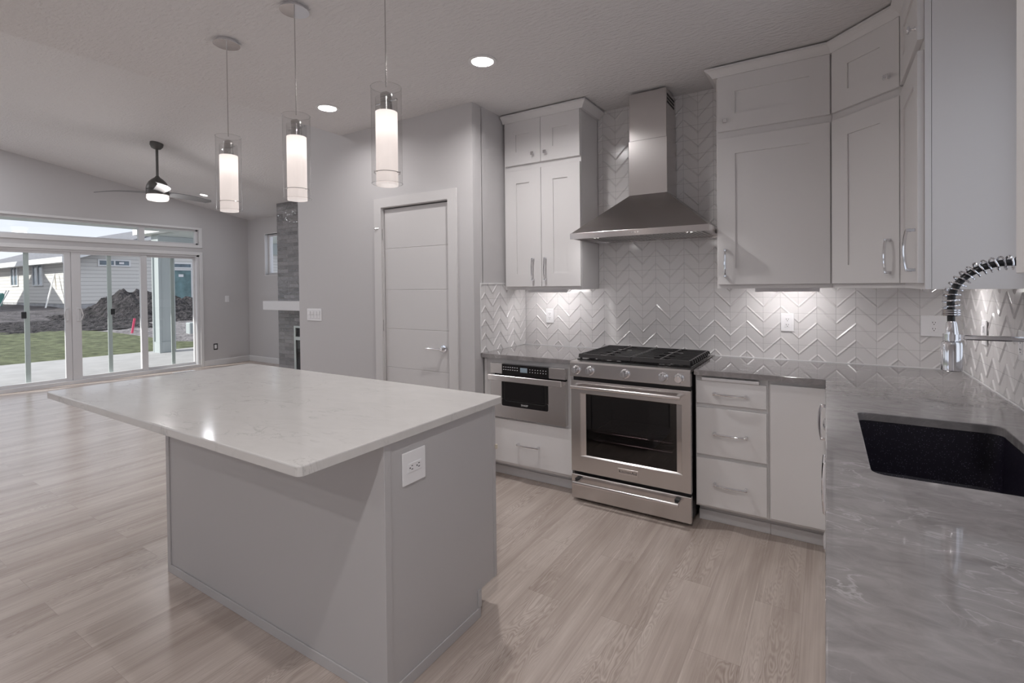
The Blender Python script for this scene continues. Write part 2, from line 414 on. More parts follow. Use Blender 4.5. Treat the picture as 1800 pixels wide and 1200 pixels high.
def lathe(bm, prof, c=(0,0,0), n=28, axis='Z', cap0=True, cap1=True):
    """prof = [(radius, height)...] turned about the axis through c."""
    rings = []
    for r, h in prof:
        ring = []
        for i in range(n):
            t = 2*PI*i/n; q = (r*math.cos(t), r*math.sin(t), h)
            if axis == 'Y': q = (q[0], h, q[1])
            if axis == 'X': q = (h, q[0], q[1])
            ring.append(bm.verts.new((q[0]+c[0], q[1]+c[1], q[2]+c[2])))
        rings.append(ring)
    for A, B in zip(rings, rings[1:]):
        for i in range(n): bm.faces.new((A[i], A[(i+1)%n], B[(i+1)%n], B[i]))
    if cap0: bm.faces.new(rings[0][::-1])
    if cap1: bm.faces.new(rings[-1])
    return bm
def tube(bm, pts, r, n=10, caps=True, flat=None):
    """Round (or elliptical: flat=(ra, rb)) tube along a polyline, parallel-transported."""
    pts = [Vector(p) for p in pts]
    rings = []; a = None
    for i, p in enumerate(pts):
        d = (pts[min(i+1, len(pts)-1)] - pts[max(i-1, 0)]).normalized()
        if a is None: a = d.orthogonal().normalized()
        a = (a - d*a.dot(d)).normalized(); c = d.cross(a)
        ra, rb = flat if flat else (r if not callable(r) else r(i/(len(pts)-1)),)*2
        rings.append([bm.verts.new(p + ra*math.cos(2*PI*k/n)*a + rb*math.sin(2*PI*k/n)*c) for k in range(n)])
    for A, B in zip(rings, rings[1:]):
        for k in range(n): bm.faces.new((A[k], A[(k+1)%n], B[(k+1)%n], B[k]))
    if caps: bm.faces.new(rings[0][::-1]); bm.faces.new(rings[-1])
    return bm
def prism(bm, poly, h0, h1, axis='Z'):
    def P(a, b, h):
        return (a, b, h) if axis == 'Z' else ((a, h, b) if axis == 'Y' else (h, a, b))
    A = [bm.verts.new(P(a, b, h0)) for a, b in poly]; B = [bm.verts.new(P(a, b, h1)) for a, b in poly]
    n = len(poly)
    for i in range(n): bm.faces.new((A[i], A[(i+1)%n], B[(i+1)%n], B[i]))
    bm.faces.new(A[::-1]); bm.faces.new(B)
    return bm
def holed_slab(bm, outer, holes, z0, z1, axis='Z', b=0.0):
    """Flat slab with holes, extruded along the axis."""
    def P(a, b_, h):
        return (a, b_, h) if axis == 'Z' else ((a, h, b_) if axis == 'Y' else (h, a, b_))
    loops = [outer]+list(holes); top, bot, edges = [], [], []
    for lp in loops:
        vs = [bm.verts.new(P(a, c, z1)) for a, c in lp]; top.append(vs)
        edges += [bm.edges.new((vs[i], vs[(i+1)%len(vs)])) for i in range(len(vs))]
    r = bmesh.ops.triangle_fill(bm, use_beauty=True, use_dissolve=False, edges=edges)
    tf = [g for g in r['geom'] if isinstance(g, bmesh.types.BMFace)]
    m = {}
    for lp, vs in zip(loops, top):
        for (a, c), v in zip(lp, vs): m[v] = bm.verts.new(P(a, c, z0))
    for f in tf: bm.faces.new([m[v] for v in reversed(f.verts)])
    for vs in top:
        n = len(vs)
        for i in range(n): bm.faces.new((vs[i], vs[(i+1)%n], m[vs[(i+1)%n]], m[vs[i]]))
    bmesh.ops.recalc_face_normals(bm, faces=bm.faces)
    if b > 0:
        es = [e for vs in top for i in range(len(vs)) for e in [bm.edges.get((vs[i], vs[(i+1)%len(vs)]))] if e]
        bmesh.ops.bevel(bm, geom=es, offset=b, segments=2, affect='EDGES', profile=0.5)
    return bm
def rect(x0, x1, y0, y1): return [(x0, y0), (x1, y0), (x1, y1), (x0, y1)]
def rrect(x0, x1, y0, y1, r, n=5):
    pts = []
    for cx, cy, a0 in ((x1-r, y0+r, -PI/2), (x1-r, y1-r, 0), (x0+r, y1-r, PI/2), (x0+r, y0+r, PI)):
        for i in range(n+1):
            t = a0 + PI/2*i/n; pts.append((cx+r*math.cos(t), cy+r*math.sin(t)))
    return pts
def sweep(bm, path, prof):
    """Sweeps prof [(out, z)] along a plan polyline, mitred; 'out' is to the right of travel."""
    P = [Vector((*p, 0)) for p in path]; n = len(P); rings = []
    for i in range(n):
        d0 = (P[i]-P[i-1]).normalized() if i else None
        d1 = (P[i+1]-P[i]).normalized() if i < n-1 else None
        n0 = Vector((d0.y, -d0.x, 0)) if d0 else None; n1 = Vector((d1.y, -d1.x, 0)) if d1 else None
        if n0 and n1:
            m_ = (n0+n1).normalized(); m_ = m_/max(0.2, m_.dot(n0))
        else: m_ = n0 or n1
        rings.append([bm.verts.new(P[i]+m_*o+Vector((0, 0, z))) for o, z in prof])
    k = len(prof)
    for A, B in zip(rings, rings[1:]):
        for j in range(k): bm.faces.new((A[j], A[(j+1)%k], B[(j+1)%k], B[j]))
    bm.faces.new(rings[0][::-1]); bm.faces.new(rings[-1])
    return bm
def shaker(bm, x0, x1, z0, z1, yf, t=0.02, rail=0.10, dep=0.008):
    """Door with a recessed flat panel, face at y=yf looking to -y."""
    b = 0.0012
    o = [bm.verts.new(p) for p in ((x0+b,yf,z0+b),(x1-b,yf,z0+b),(x1-b,yf,z1-b),(x0+b,yf,z1-b))]
    i1 = [bm.verts.new(p) for p in ((x0+rail,yf,z0+rail),(x1-rail,yf,z0+rail),(x1-rail,yf,z1-rail),(x0+rail,yf,z1-rail))]
    i2 = [bm.verts.new((v.co.x, yf+dep, v.co.z)) for v in i1]
    e = [bm.verts.new(p) for p in ((x0,yf+b,z0),(x1,yf+b,z0),(x1,yf+b,z1),(x0,yf+b,z1))]
    k = [bm.verts.new(p) for p in ((x0,yf+t,z0),(x1,yf+t,z0),(x1,yf+t,z1),(x0,yf+t,z1))]
    for A, B in ((o, i1), (i1, i2), (e, o), (k, e)):
        for j in range(4): bm.faces.new((A[j], A[(j+1)%4], B[(j+1)%4], B[j]))
    bm.faces.new(i2); bm.faces.new(k[::-1])
    return bm
def pull(bm, x, y, z, L, vertical=True, proj=0.032):
    """Arched bar pull standing off a face at y (towards -y), centred at x, z."""
    h = L/2
    def P(s, out): return (x, y-out, z+s) if vertical else (x+s, y-out, z)
    pts = [P(-h, proj*0.86)]
    for i in range(13):
        t = -1+2*i/12
        pts.append(P(t*h*0.985, proj*(0.86+0.30*(1-t*t))))
    pts.append(P(h, proj*0.86))
    tube(bm, pts, 0.0062, n=8)
    for s in (-1, 1):
        a = P(s*(h-0.004), 0.0); c = P(s*(h-0.004), proj*0.92)
        w = 0.0082
        if vertical: box(bm, x-w, x+w, c[1], a[1], a[2]-w*0.8, a[2]+w*0.8, b=0.0015)
        else: box(bm, a[0]-w*0.8, a[0]+w*0.8, c[1], a[1], z-w, z+w, b=0.0015)
    return bm
def knob(bm, x, y, z):
    lathe(bm, [(0.009, 0), (0.0065, -0.006), (0.0055, -0.013), (0.010, -0.020)], (x, y, z), n=12, axis='Y')
    box(bm, x-0.0125, x+0.0125, y-0.028, y-0.019, z-0.0125, z+0.0125, b=0.002)
    return bm
def text(name, body, size, loc, rot, m, parent, extrude=0.0004):
    cu = bpy.data.curves.new(name, 'FONT'); cu.body = body; cu.size = size; cu.extrude = extrude
    cu.align_x = 'CENTER'; cu.align_y = 'CENTER'
    cu.materials.append(MATS[m])
    t_ = bpy.data.objects.new(name, cu); col.objects.link(t_)
    dg = bpy.context.evaluated_depsgraph_get()
    me = bpy.data.meshes.new_from_object(t_.evaluated_get(dg), depsgraph=dg)
    bpy.data.objects.remove(t_); bpy.data.curves.remove(cu)
    o = bpy.data.objects.new(name, me); col.objects.link(o); o.parent = parent
    l, rz = ORI[root_of(parent)]
    o.matrix_local = Matrix.Rotation(-rz, 4, 'Z') @ Matrix.Translation(Vector(loc)-l) @ Matrix.Rotation(rot[2], 4, 'Z') @ Matrix.Rotation(rot[0], 4, 'X')
    return o
def light(name, kind, loc, power, parent, size=0.1, color=(1, .975, .97), spread=None, blend=None, angle=None):
    l = bpy.data.lights.new(name, kind); l.energy = power; l.color = color
    if kind == 'AREA':
        l.shape = 'DISK'; l.size = size
        if spread: l.spread = spread
    else: l.shadow_soft_size = size
    if kind == 'SPOT': l.spot_size = angle; l.spot_blend = blend
    o = bpy.data.objects.new(name, l); col.objects.link(o); o.parent = parent
    o.location = Vector(loc)-ORI[root_of(parent)][0]
    return o

# ------------------------------------------------------------------ the room shell
XG, YF, ZC, XV = -10.268, 1.893, 2.7466, -4.235      # patio wall, hearth wall, flat ceiling, vault edge
YP, XL, XPL = -0.7284, -2.803, -4.865                # pantry wall plane, recess tile face, pantry left end
RIDGE_Y = -3.5
def zv(y): return 2.768 + 0.175*(YF-y) if y >= RIDGE_Y else 2.768 + 0.175*(YF-RIDGE_Y) - 0.175*(RIDGE_Y-y)
YB = -7.6
struct('floor', bx(XG-0.02, 0.05, YB-0.05, YF+0.05, -0.12, 0), 'floor_planks')
CANS = [(-2.363, -1.216), (-3.768, -1.228), (-0.96, -3.30), (-0.96, -4.9), (-2.90, -5.6)]  # cans at and behind the camera are unseen, added to light the kitchen
def circ(x, y, r, n=32): return [(x+r*math.cos(2*PI*i/n), y+r*math.sin(2*PI*i/n)) for i in range(n)]
struct('ceiling', holed_slab(BM(), rect(XV, 0.14, YB, 0.14), [circ(x, y, 0.066)[::-1] for x, y in CANS], ZC, ZC+0.14), 'ceiling_paint')
bm = BM()
prism(bm, [(YF+0.15, zv(YF+0.15)), (RIDGE_Y, zv(RIDGE_Y)), (YB-0.1, zv(YB-0.1)), (YB-0.1, zv(YB-0.1)+0.2), (RIDGE_Y, zv(RIDGE_Y)+0.2), (YF+0.15, zv(YF+0.15)+0.2)], XG-0.15, XV+0.1, 'X')
struct('ceiling_vault', bm, 'ceiling_paint')
bm = BM(); prism(bm, [(YB, ZC+0.02), (YF, ZC+0.02), (YF, zv(YF)+0.05), (RIDGE_Y, zv(RIDGE_Y)+0.05), (YB, zv(YB)+0.05)], XV+0.001, XV+0.09, 'X')
struct('wall_gable', bm, 'wall_paint')
struct('wall_range', bx(XL-0.15, 0.15, 0.004, 0.15, 0, ZC), 'wall_paint')
# sink wall with the window opening over the sink (outside the frame) and an opening added for daylight
bm = BM(); holed_slab(bm, rect(YB, 0.1, 0, ZC), [rect(-2.27, -1.26, 1.12, 2.32), rect(-7.0, -4.35, 0.12, 2.40)], 0.004, 0.15, 'X')
struct('wall_sink', bm, 'wall_paint')
# pantry block: front face with the door, return beside the counter, left return to the hearth wall
bm = BM()
holed_slab(bm, [(XPL, 0), (-3.744, 0), (-3.744, 2.068), (-3.034, 2.068), (-3.034, 0), (XL-0.005, 0), (XL-0.005, ZC), (XV, ZC), (XV, zv(YP)), (XPL, zv(YP))], [], YP, YP+0.115, 'Y')
struct('wall_pantry', bm, 'wall_paint')
struct('wall_recess', bx(XL-0.12, XL-0.005, YP+0.11, 0.05, 0, ZC), 'wall_paint')
struct('wall_pantry_return', bx(XPL, XPL+0.115, YP+0.115, YF, 0, zv(YP)+0.02), 'wall_paint')
struct('wall_closet', bx(XPL+0.12, XL-0.12, YP+0.9, YP+0.95, 0, ZC), 'wall_paint')
# patio wall
bm = BM()
SL, SR, SH = -2.645, 0.985, 2.030
holed_slab(bm, [(YB, 0), (SL, 0), (SL, SH), (SR, SH), (SR, 0), (YF+0.1, 0), (YF+0.1, zv(YF+0.1)+.02), (RIDGE_Y, zv(RIDGE_Y)+.02), (YB, zv(YB)+.02)],
           [rect(SL, SR, 2.215, 2.490), rect(-7.2, -3.4, 0.12, 2.49)], XG-0.15, XG, 'X')
struct('wall_patio', bm, 'wall_paint')
# hearth wall
bm = BM(); holed_slab(bm, [(XG-0.1, 0), (XPL+0.1, 0), (XPL+0.1, zv(YF)+.05), (XG-0.1, zv(YF)+.05)], [rect(-9.695, -9.095, 1.674, 2.446)], YF, YF+0.15, 'Y')
struct('wall_hearth', bm, 'wall_paint')
bm = BM(); holed_slab(bm, [(XG-0.1, 0), (0.1, 0), (0.1, zv(YB)+.2), (XG-0.1, zv(YB)+.2)], [rect(-9.8, -5.2, 0.12, 2.45)], YB-0.15, YB, 'Y')
struct('wall_rear', bm, 'wall_paint')

# baseboards
def baseboard(name, path):
    bm = BM(); sweep(bm, path, [(0.0, 0.0), (0.014, 0.0), (0.014, 0.092), (0.008, 0.104), (0.0, 0.104)])
    struct(name, bm, 'trim_white')
baseboard('baseboard_patio', [(XG, SR+0.055), (XG, YF-0.001)])
baseboard('baseboard_hearth', [(XG, YF), (-8.535, YF)])
baseboard('baseboard_pantry', [(XPL, YP), (-3.835, YP)])
baseboard('baseboard_recess', [(-2.94, YP), (XL-0.004, YP)])

for nm, q in (('trim_3', (XL+0.001, -2.07, -0.0085, -0.0042)), ('trim_4', (-1.287, -0.005, -0.0085, -0.0042)), ('trim_5', (-0.0085, -0.0042, -4.0, -0.009))):
    struct(nm, bx(q[0], q[1], q[2], q[3], 0.9142, 0.9195), 'plate_white')

# chevron relief wall tile
def ridges(bm, u0, u1, z0, z1, phase, P):
    """Raised 45-degree ribs that make the zigzag; P(u, z, out) places a point."""
    pit = 0.1005; w = 0.0046; h = 0.0046; rt = 2**0.5
    k0 = int((u0-phase)/pit)-2; k1 = int((u1-phase)/pit)+2
    for k in range(k0, k1):
        ua, ub = phase+k*pit, phase+(k+1)*pit
        for j in range(int((z0-0.957)/pit)-2, int((z1-0.957)/pit)+3):
            zl = 0.957+j*pit
            za, zb = (zl+pit, zl) if k % 2 == 0 else (zl, zl+pit)
            # clip to the rectangle
            t0, t1 = 0.0, 1.0
            for a, d, lo, hi in ((ua, ub-ua, u0+.002, u1-.002), (za, zb-za, z0+.002, z1-.002)):
                ta, tb = (lo-a)/d, (hi-a)/d
                t0, t1 = max(t0, min(ta, tb)), min(t1, max(ta, tb))
            if t1-t0 < 0.05: continue
            A = (ua+(ub-ua)*t0, za+(zb-za)*t0); B = (ua+(ub-ua)*t1, za+(zb-za)*t1)
            s = 1 if zb > za else -1
            nx, nz = -s*w/rt*1.6, w/rt*1.6
            v = [bm.verts.new(P(A[0]+nx, A[1]+nz, 0)), bm.verts.new(P(B[0]+nx, B[1]+nz, 0)),
                 bm.verts.new(P(A[0], A[1], h)), bm.verts.new(P(B[0], B[1], h)),
                 bm.verts.new(P(A[0]-nx, A[1]-nz, 0)), bm.verts.new(P(B[0]-nx, B[1]-nz, 0))]
            for q in ((0, 1, 3, 2), (2, 3, 5, 4), (0, 2, 4), (1, 5, 3)): bm.faces.new([v[i] for i in q])
def tile_wall(name, rects, phase, P, m):
    bm = BM()
    for (u0, u1, z0, z1) in rects:
        c = [P(u, z, o) for o in (0, -0.004) for u, z in ((u0, z0), (u1, z0), (u1, z1), (u0, z1))]
        vs = [bm.verts.new(q) for q in c]
        for q in ((0, 1, 2, 3), (0, 1, 5, 4), (1, 2, 6, 5), (2, 3, 7, 6), (3, 0, 4, 7)): bm.faces.new([vs[i] for i in q])
        ridges(bm, u0, u1, z0, z1, phase, P)
    o = struct(name, bm, m)
    return o
tile_wall('wall_range_tile', [(XL, -2.134, 0.914, 1.381), (-2.134, -1.218, 0.914, ZC), (-1.218, 0.0, 0.914, 1.381)], -1.087, lambda u, z, o: (u, -o, z), 'tile_x')
tile_wall('wall_sink_tile', [(-1.24, -0.001, 0.914, 1.381), (-4.4, -1.24, 0.914, 1.10)], -0.99, lambda u, z, o: (-o, u, z), 'tile_y')
tile_wall('wall_recess_tile', [(-0.648, -0.001, 0.914, 1.425)], -0.60, lambda u, z, o: (XL+o, u, z), 'tile_y')
bm = BM(); box(bm, XL-0.004, XL+0.004, -0.658, -0.648, 0.914, 1.434, b=0.001); box(bm, XL-0.004, XL+0.004, -0.648, -0.32, 1.425, 1.434, b=0.001)
struct('trim_1', bm, 'trim_white')

# pantry door with casing
d = thing('door_2', 'white pantry door with grooved panels beside the range wall', 'door', (-3.39, YP, 0)); d['kind'] = 'structure'
bm = BM()
for x0, x1, z0, z1 in ((-3.822, -3.742, 0, 2.142), (-3.036, -2.954, 0, 2.142), (-3.742, -3.036, 2.066, 2.142)):
    box(bm, x0, x1, YP-0.014, YP, z0, z1)
box(bm, -3.746, -3.736, YP, YP+0.1, 0, 2.07); box(bm, -3.040, -3.032, YP, YP+0.1, 0, 2.07); box(bm, -3.736, -3.04, YP, YP+0.1, 2.062, 2.07)
obj('casing', bm, 'door_paint', d)
bm = BM()
zs = [0.008, 0.411, 0.752, 1.070, 1.389, 1.727, 2.054]
for a, b in zip(zs, zs[1:]): box(bm, -3.733, -3.043, YP+0.018, YP+0.055, a+0.0012, b-0.0012, b=0.0022)
box(bm, -3.733, -3.043, YP+0.0215, YP+0.05, 0.012, 2.05)
leaf = obj('door_leaf', bm, 'door_paint', d)
bm = BM(); lathe(bm, [(0.031, 0), (0.031, -0.006), (0.027, -0.012), (0.012, -0.014), (0.011, -0.045)], (-3.108, YP+0.018, 0.936), axis='Y')
tube(bm, [(-3.108, YP-0.022, 0.936), (-3.15, YP-0.028, 0.936), (-3.25, YP-0.03, 0.934)], 0.0075, n=10)
obj('door_handle', bm, 'chrome', leaf, smooth=True)
bm = BM(); box(bm, -3.046, -3.041, YP+0.012, YP+0.03, 0.90, 0.975); obj('strike_plate', bm, 'black_metal', d)
for z in (1.845, 1.095, 0.22):
    bm = BM(); cyl(bm, (-3.744, YP+0.008, z-0.047), (-3.744, YP+0.008, z+0.047), 0.0065, n=10); box(bm, -3.757, -3.737, YP-0.002, YP+0.006, z-0.046, z+0.046)
    obj('hinge', bm, 'nickel', d, smooth=True)
bm = BM(); cyl(bm, (-3.744, YP+0.006, 1.897), (-3.80, YP-0.028, 1.897), 0.004, n=8); cyl(bm, (-3.80, YP-0.028, 1.897), (-3.812, YP-0.020, 1.897), 0.007, n=8)
obj('hinge_stop', bm, 'nickel', d)

# ------------------------------------------------------------------ patio door and windows
d = thing('door_1', 'white four panel sliding patio door under a transom', 'door', (XG, -0.83, 0)); d['kind'] = 'structure'
bm = BM()
for y0, y1, z0, z1 in ((SL, SL+0.045, 0, SH), (SR-0.045, SR, 0, SH), (SL, SR, SH-0.032, SH)): box(bm, XG-0.14, XG-0.005, y0, y1, z0, z1, b=0.003)
box(bm, XG-0.15, XG+0.01, SL, SR, -0.02, 0.055, b=0.003)
obj('frame', bm, 'vinyl_white', d)
bm = BM()
for y0, y1, z0, z1 in ((SR, SR+0.052, 0, 2.085), (SL-0.052, SL, 0, 2.085), (SL, SR, SH, 2.085)): box(bm, XG-0.004, XG+0.016, y0, y1, z0, z1, b=0.002)
obj('casing', bm, 'trim_white', d)
def panel(y0, y1, x, sl, sr):
    bm = BM()
    box(bm, x-0.022, x+0.022, y0, y0+sl, 0.05, SH-0.03, b=0.003); box(bm, x-0.022, x+0.022, y1-sr, y1, 0.05, SH-0.03, b=0.003)
    box(bm, x-0.022, x+0.022, y0+sl, y1-sr, 0.05, 0.10, b=0.003); box(bm, x-0.022, x+0.022, y0+sl, y1-sr, SH-0.065, SH-0.03, b=0.003)
    p = obj('sash', bm, 'vinyl_white', d)
    obj('pane', bx(x-0.003, x+0.003, y0+sl-0.003, y1-sr+0.003, 0.097, SH-0.062), 'pane', p)
    return p
panel(SL+0.04, -1.72, XG-0.10, 0.06, 0.07)
pl_ = panel(-1.80, -0.832, XG-0.045, 0.07, 0.075)
pr_ = panel(-0.828, 0.167, XG-0.045, 0.115, 0.09)
panel(0.09, SR-0.04, XG-0.10, 0.07, 0.028)
for y, s, par in ((-0.875, -1, pl_), (-0.758, 1, pr_)):
    bm = BM(); tube(bm, [(XG-0.02, y, 0.955), (XG+0.012, y+s*0.035, 0.965), (XG+0.02, y+s*0.052, 1.04), (XG+0.012, y+s*0.035, 1.135), (XG-0.02, y, 1.145)], 0.008, n=10)
    box(bm, XG-0.024, XG-0.016, y-0.016, y+0.016, 0.945, 1.155, b=0.003)
    obj('handle', bm, 'vinyl_white', par, smooth=True)
for y0 in (-1.332, -0.348, 0.564):
    bm = BM(); box(bm, XG-0.142, XG-0.125, y0, y0+0.058, 0.05, SH-0.03, b=0.002)
    s_ = obj('screen_stile', bm, 'screen_grey', d)
    if y0 < 0.5:
        e = -1 if y0 < -1 else 1
        yy = y0 if e < 0 else y0+0.058
        obj('screen_latch', bx(XG-0.125, XG-0.112, yy-(0.035 if e < 0 else 0.02), yy+(0.02 if e < 0 else 0.035), 1.02, 1.115, b=0.004), 'black_rubber', s_)

w = thing('window_1', 'long low transom window above the patio door', 'window', (XG, -0.83, 2.215)); w['kind'] = 'structure'
bm = BM()
for y0, y1, z0, z1 in ((SL, SL+0.03, 2.215, 2.49), (SR-0.035, SR, 2.215, 2.49), (SL, SR, 2.215, 2.245), (SL, SR, 2.462, 2.49), (0.076, 0.152, 2.24, 2.47), (-1.79, -1.714, 2.24, 2.47)):
    box(bm, XG-0.13, XG-0.045, y0, y1, z0, z1, b=0.003)
obj('window_frame', bm, 'vinyl_white', w)
for y0, y1 in ((SL+0.03, -1.79), (-1.714, 0.076), (0.152, SR-0.035)): obj('pane', bx(XG-0.09, XG-0.084, y0, y1, 2.243, 2.464), 'pane', w)
bm = BM()
for y0, y1, z0, z1 in ((SR, SR+0.05, 2.16, 2.525), (SL-0.05, SL, 2.16, 2.525), (SL, SR, 2.490, 2.525), (SL, SR, 2.16, 2.215)): box(bm, XG-0.004, XG+0.014, y0, y1, z0, z1, b=0.002)
obj('casing', bm, 'trim_white', w)

w = thing('window_2', 'small square window left of the brick fireplace', 'window', (-9.395, YF, 1.674)); w['kind'] = 'structure'
bm = BM()
for x0, x1, z0, z1 in ((-9.695, -9.655, 1.674, 2.446), (-9.135, -9.095, 1.674, 2.446), (-9.655, -9.135, 1.674, 1.712), (-9.655, -9.135, 2.408, 2.446)): box(bm, x0, x1, YF+0.07, YF+0.14, z0, z1, b=0.003)
obj('window_frame', bm, 'vinyl_white', w)
obj('pane', bx(-9.656, -9.134, YF+0.10, YF+0.106, 1.71, 2.41), 'pane', w)
bm = BM()
for x0, x1, z0, z1 in ((-9.707, -9.693, 1.66, 2.46), (-9.097, -9.083, 1.66, 2.46), (-9.693, -9.097, 2.446, 2.46), (-9.693, -9.097, 1.66, 1.674)): box(bm, x0, x1, YF-0.003, YF+0.07, z0, z1)
obj('window_sill', bm, 'trim_white', w)

def plain_window(name, label, axis, c, u0, u1, z0, z1):
    loc = (c, (u0+u1)/2, z0) if axis == 'X' else ((u0+u1)/2, c, z0)
    w = thing(name, label, 'window', loc); w['kind'] = 'structure'
    bm = BM(); e = 0.045; um = (u0+u1)/2
    for a, b, p, q in ((u0, u0+e, z0, z1), (u1-e, u1, z0, z1), (u0+e, u1-e, z0, z0+e), (u0+e, u1-e, z1-e, z1), (um-e/2, um+e/2, z0+e, z1-e)):
        if axis == 'X': box(bm, c, c+0.06, a, b, p, q)
        else: box(bm, a, b, c-0.06, c, p, q)
    obj('window_frame', bm, 'vinyl_white', w)
    bm = BM()
    if axis == 'X': box(bm, c+0.028, c+0.034, u0+e-.002, u1-e+.002, z0+e-.002, z1-e+.002)
    else: box(bm, u0+e-.002, u1-e+.002, c-0.034, c-0.028, z0+e-.002, z1-e+.002)
    obj('pane', bm, 'pane', w)
plain_window('window_3', 'white slider window over the black kitchen sink', 'X', 0.06, -2.27, -1.26, 1.12, 2.32)
plain_window('fill_window_rear', 'wide unseen window added for fill daylight in the rear wall of the great room', 'Y', YB-0.05, -9.8, -5.2, 0.12, 2.45)  # unseen; added as an ambient daylight source behind the camera
plain_window('fill_window_patio', 'wide unseen window added for fill daylight in the patio wall left of the sliding door', 'X', XG-0.12, -7.2, -3.4, 0.12, 2.49)  # unseen opening added to bring daylight onto the great room ceiling
plain_window('fill_window_sink_wall', 'tall unseen window added for fill daylight in the sink wall beyond the near end of the counter', 'X', 0.06, -7.0, -4.35, 0.12, 2.40)  # unseen glazing added to light the island's end from the right

# ------------------------------------------------------------------ wall cabinets
YFR, YDR = -0.3156, -0.3356          # frame and door faces on the range wall
ZU0, ZD0, ZD1, ZT0, ZT1 = 1.3785, 1.403, 2.305, 2.348, 2.683
CROWN = [(0.0, 2.684), (0.020, 2.684), (0.023, 2.690), (0.027, 2.697), (0.034, 2.706), (0.043, 2.715), (0.052, 2.722), (0.058, 2.725), (0.058, 2.736), (0.0, 2.736)]

def door_with_pull(root, x0, x1, z0, z1, yf, kind, hx, hz, world=False, rail=0.10, hl=0.167):
    """kind 'pull' | 'pull_h' | 'knob'; a shaker door part and its handle as sub-part."""
    dr = obj('door', shaker(BM(), x0, x1, z0, z1, yf, rail=rail), 'cabinet_white', root, world=world)
    if kind == 'knob': obj('knob', knob(BM(), hx, yf, hz), 'chrome', dr, smooth=True, world=world)
    else: obj('handle', pull(BM(), hx, yf, hz, hl, vertical=(kind == 'pull')), 'chrome', dr, smooth=True, world=world)
    return dr
def slab_front(root, name, x0, x1, z0, z1, yf, handle=True, world=False, hl=0.172, hz=None, proj=0.032):
    f = obj(name, bx(x0, x1, yf, yf+0.019, z0, z1, b=0.0018), 'cabinet_white', root, world=world)
    if handle: obj('handle', pull(BM(), (x0+x1)/2, yf, (z0+z1)/2 if hz is None else hz, hl, vertical=False, proj=proj), 'chrome', f, smooth=True, world=world)
    return f

# left of the hood
c = thing('wall_cabinet', 'tall white wall cabinet left of the steel hood, four doors', 'cabinet', (-2.4665, 0, ZU0))
bm = BM(); box(bm, -2.797, -2.136, YFR, YFR+0.02, ZU0, 2.70, b=0.0008); box(bm, -2.797, -2.1375, YFR+0.0215, -0.001, ZU0, 2.70)
obj('body', bm, 'cabinet_white', c)
door_with_pull(c, -2.779, -2.4615, ZD0, ZD1, YDR, 'pull', -2.528, 1.535, True)
door_with_pull(c, -2.4585, -2.139, ZD0, ZD1, YDR, 'pull', -2.422, 1.535, True)
door_with_pull(c, -2.779, -2.4615, ZT0, ZT1, YDR, 'knob', -2.522, 2.414, True)
door_with_pull(c, -2.4585, -2.139, ZT0, ZT1, YDR, 'knob', -2.415, 2.411, True)
obj('crown_molding', sweep(BM(), [(XL+0.004, YFR), (-2.136, YFR), (-2.136, -0.002)], CROWN), 'cabinet_white', c)

# right of the hood
c = thing('wall_cabinet', 'wide white wall cabinet right of the steel hood', 'cabinet', (-0.912, 0, ZU0))
bm = BM(); box(bm, -1.216, -0.6085, YFR, YFR+0.02, ZU0, 2.70, b=0.0008); box(bm, -1.2145, -0.6085, YFR+0.0215, -0.001, ZU0, 2.70)
obj('body', bm, 'cabinet_white', c)
door_with_pull(c, -1.207, -0.6175, ZD0, ZD1, YDR, 'pull', -1.163, 1.535, True)
door_with_pull(c, -1.207, -0.6175, ZT0, ZT1, YDR, 'knob', -1.161, 2.405, True)

# diagonal corner unit: its own frame, front looking along local -y
dl = math.hypot(0.608-0.3156, 0.608-0.3156)
c = thing('wall_cabinet', 'angled white corner wall cabinet between the two straight ones', 'cabinet', (-0.608, YFR, ZU0), -PI/4)
bm = BM()
prism(bm, [(-0.607, YFR), (-0.3156, -0.607), (-0.002, -0.607), (-0.002, -0.002), (-0.607, -0.002)], ZU0, 2.70)
obj('body', bm, 'cabinet_white', c)
z_ = -ZU0
def dd(z): return z-ZU0
dr = obj('door', shaker(BM(), 0.017, dl-0.012, dd(ZD0), dd(ZD1), -0.021), 'cabinet_white', c, world=False)
obj('handle', pull(BM(), dl-0.060, -0.021, dd(1.535), 0.167), 'chrome', dr, smooth=True, world=False)
dr = obj('door', shaker(BM(), 0.017, dl-0.012, dd(ZT0), dd(ZT1), -0.021), 'cabinet_white', c, world=False)
obj('knob', knob(BM(), dl-0.062, -0.021, dd(2.412)), 'chrome', dr, smooth=True, world=False)

# on the sink wall beside the window (front looks along -x)
YE = -1.165
c = thing('wall_cabinet', 'narrow white wall cabinet over the sink counter, broad side panel towards camera', 'cabinet', (YFR, -0.608, ZU0), -PI/2)
Lw = -0.608-YE
bm = BM(); box(bm, 0.001, Lw, 0, 0.02, 0, dd(2.70), b=0.0008); box(bm, 0.001, Lw-0.0015, 0.0215, -YFR-0.001, 0, dd(2.70))
obj('body', bm, 'cabinet_white', c, world=False)
dr = obj('door', shaker(BM(), 0.018, Lw-0.012, dd(ZD0), dd(ZD1), -0.021), 'cabinet_white', c, world=False)
obj('handle', pull(BM(), Lw-0.06, -0.021, dd(1.535), 0.167), 'chrome', dr, smooth=True, world=False)
dr = obj('door', shaker(BM(), 0.018, Lw-0.012, dd(ZT0), dd(ZT1), -0.021), 'cabinet_white', c, world=False)
obj('knob', knob(BM(), Lw-0.06, -0.021, dd(2.412)), 'chrome', dr, smooth=True, world=False)

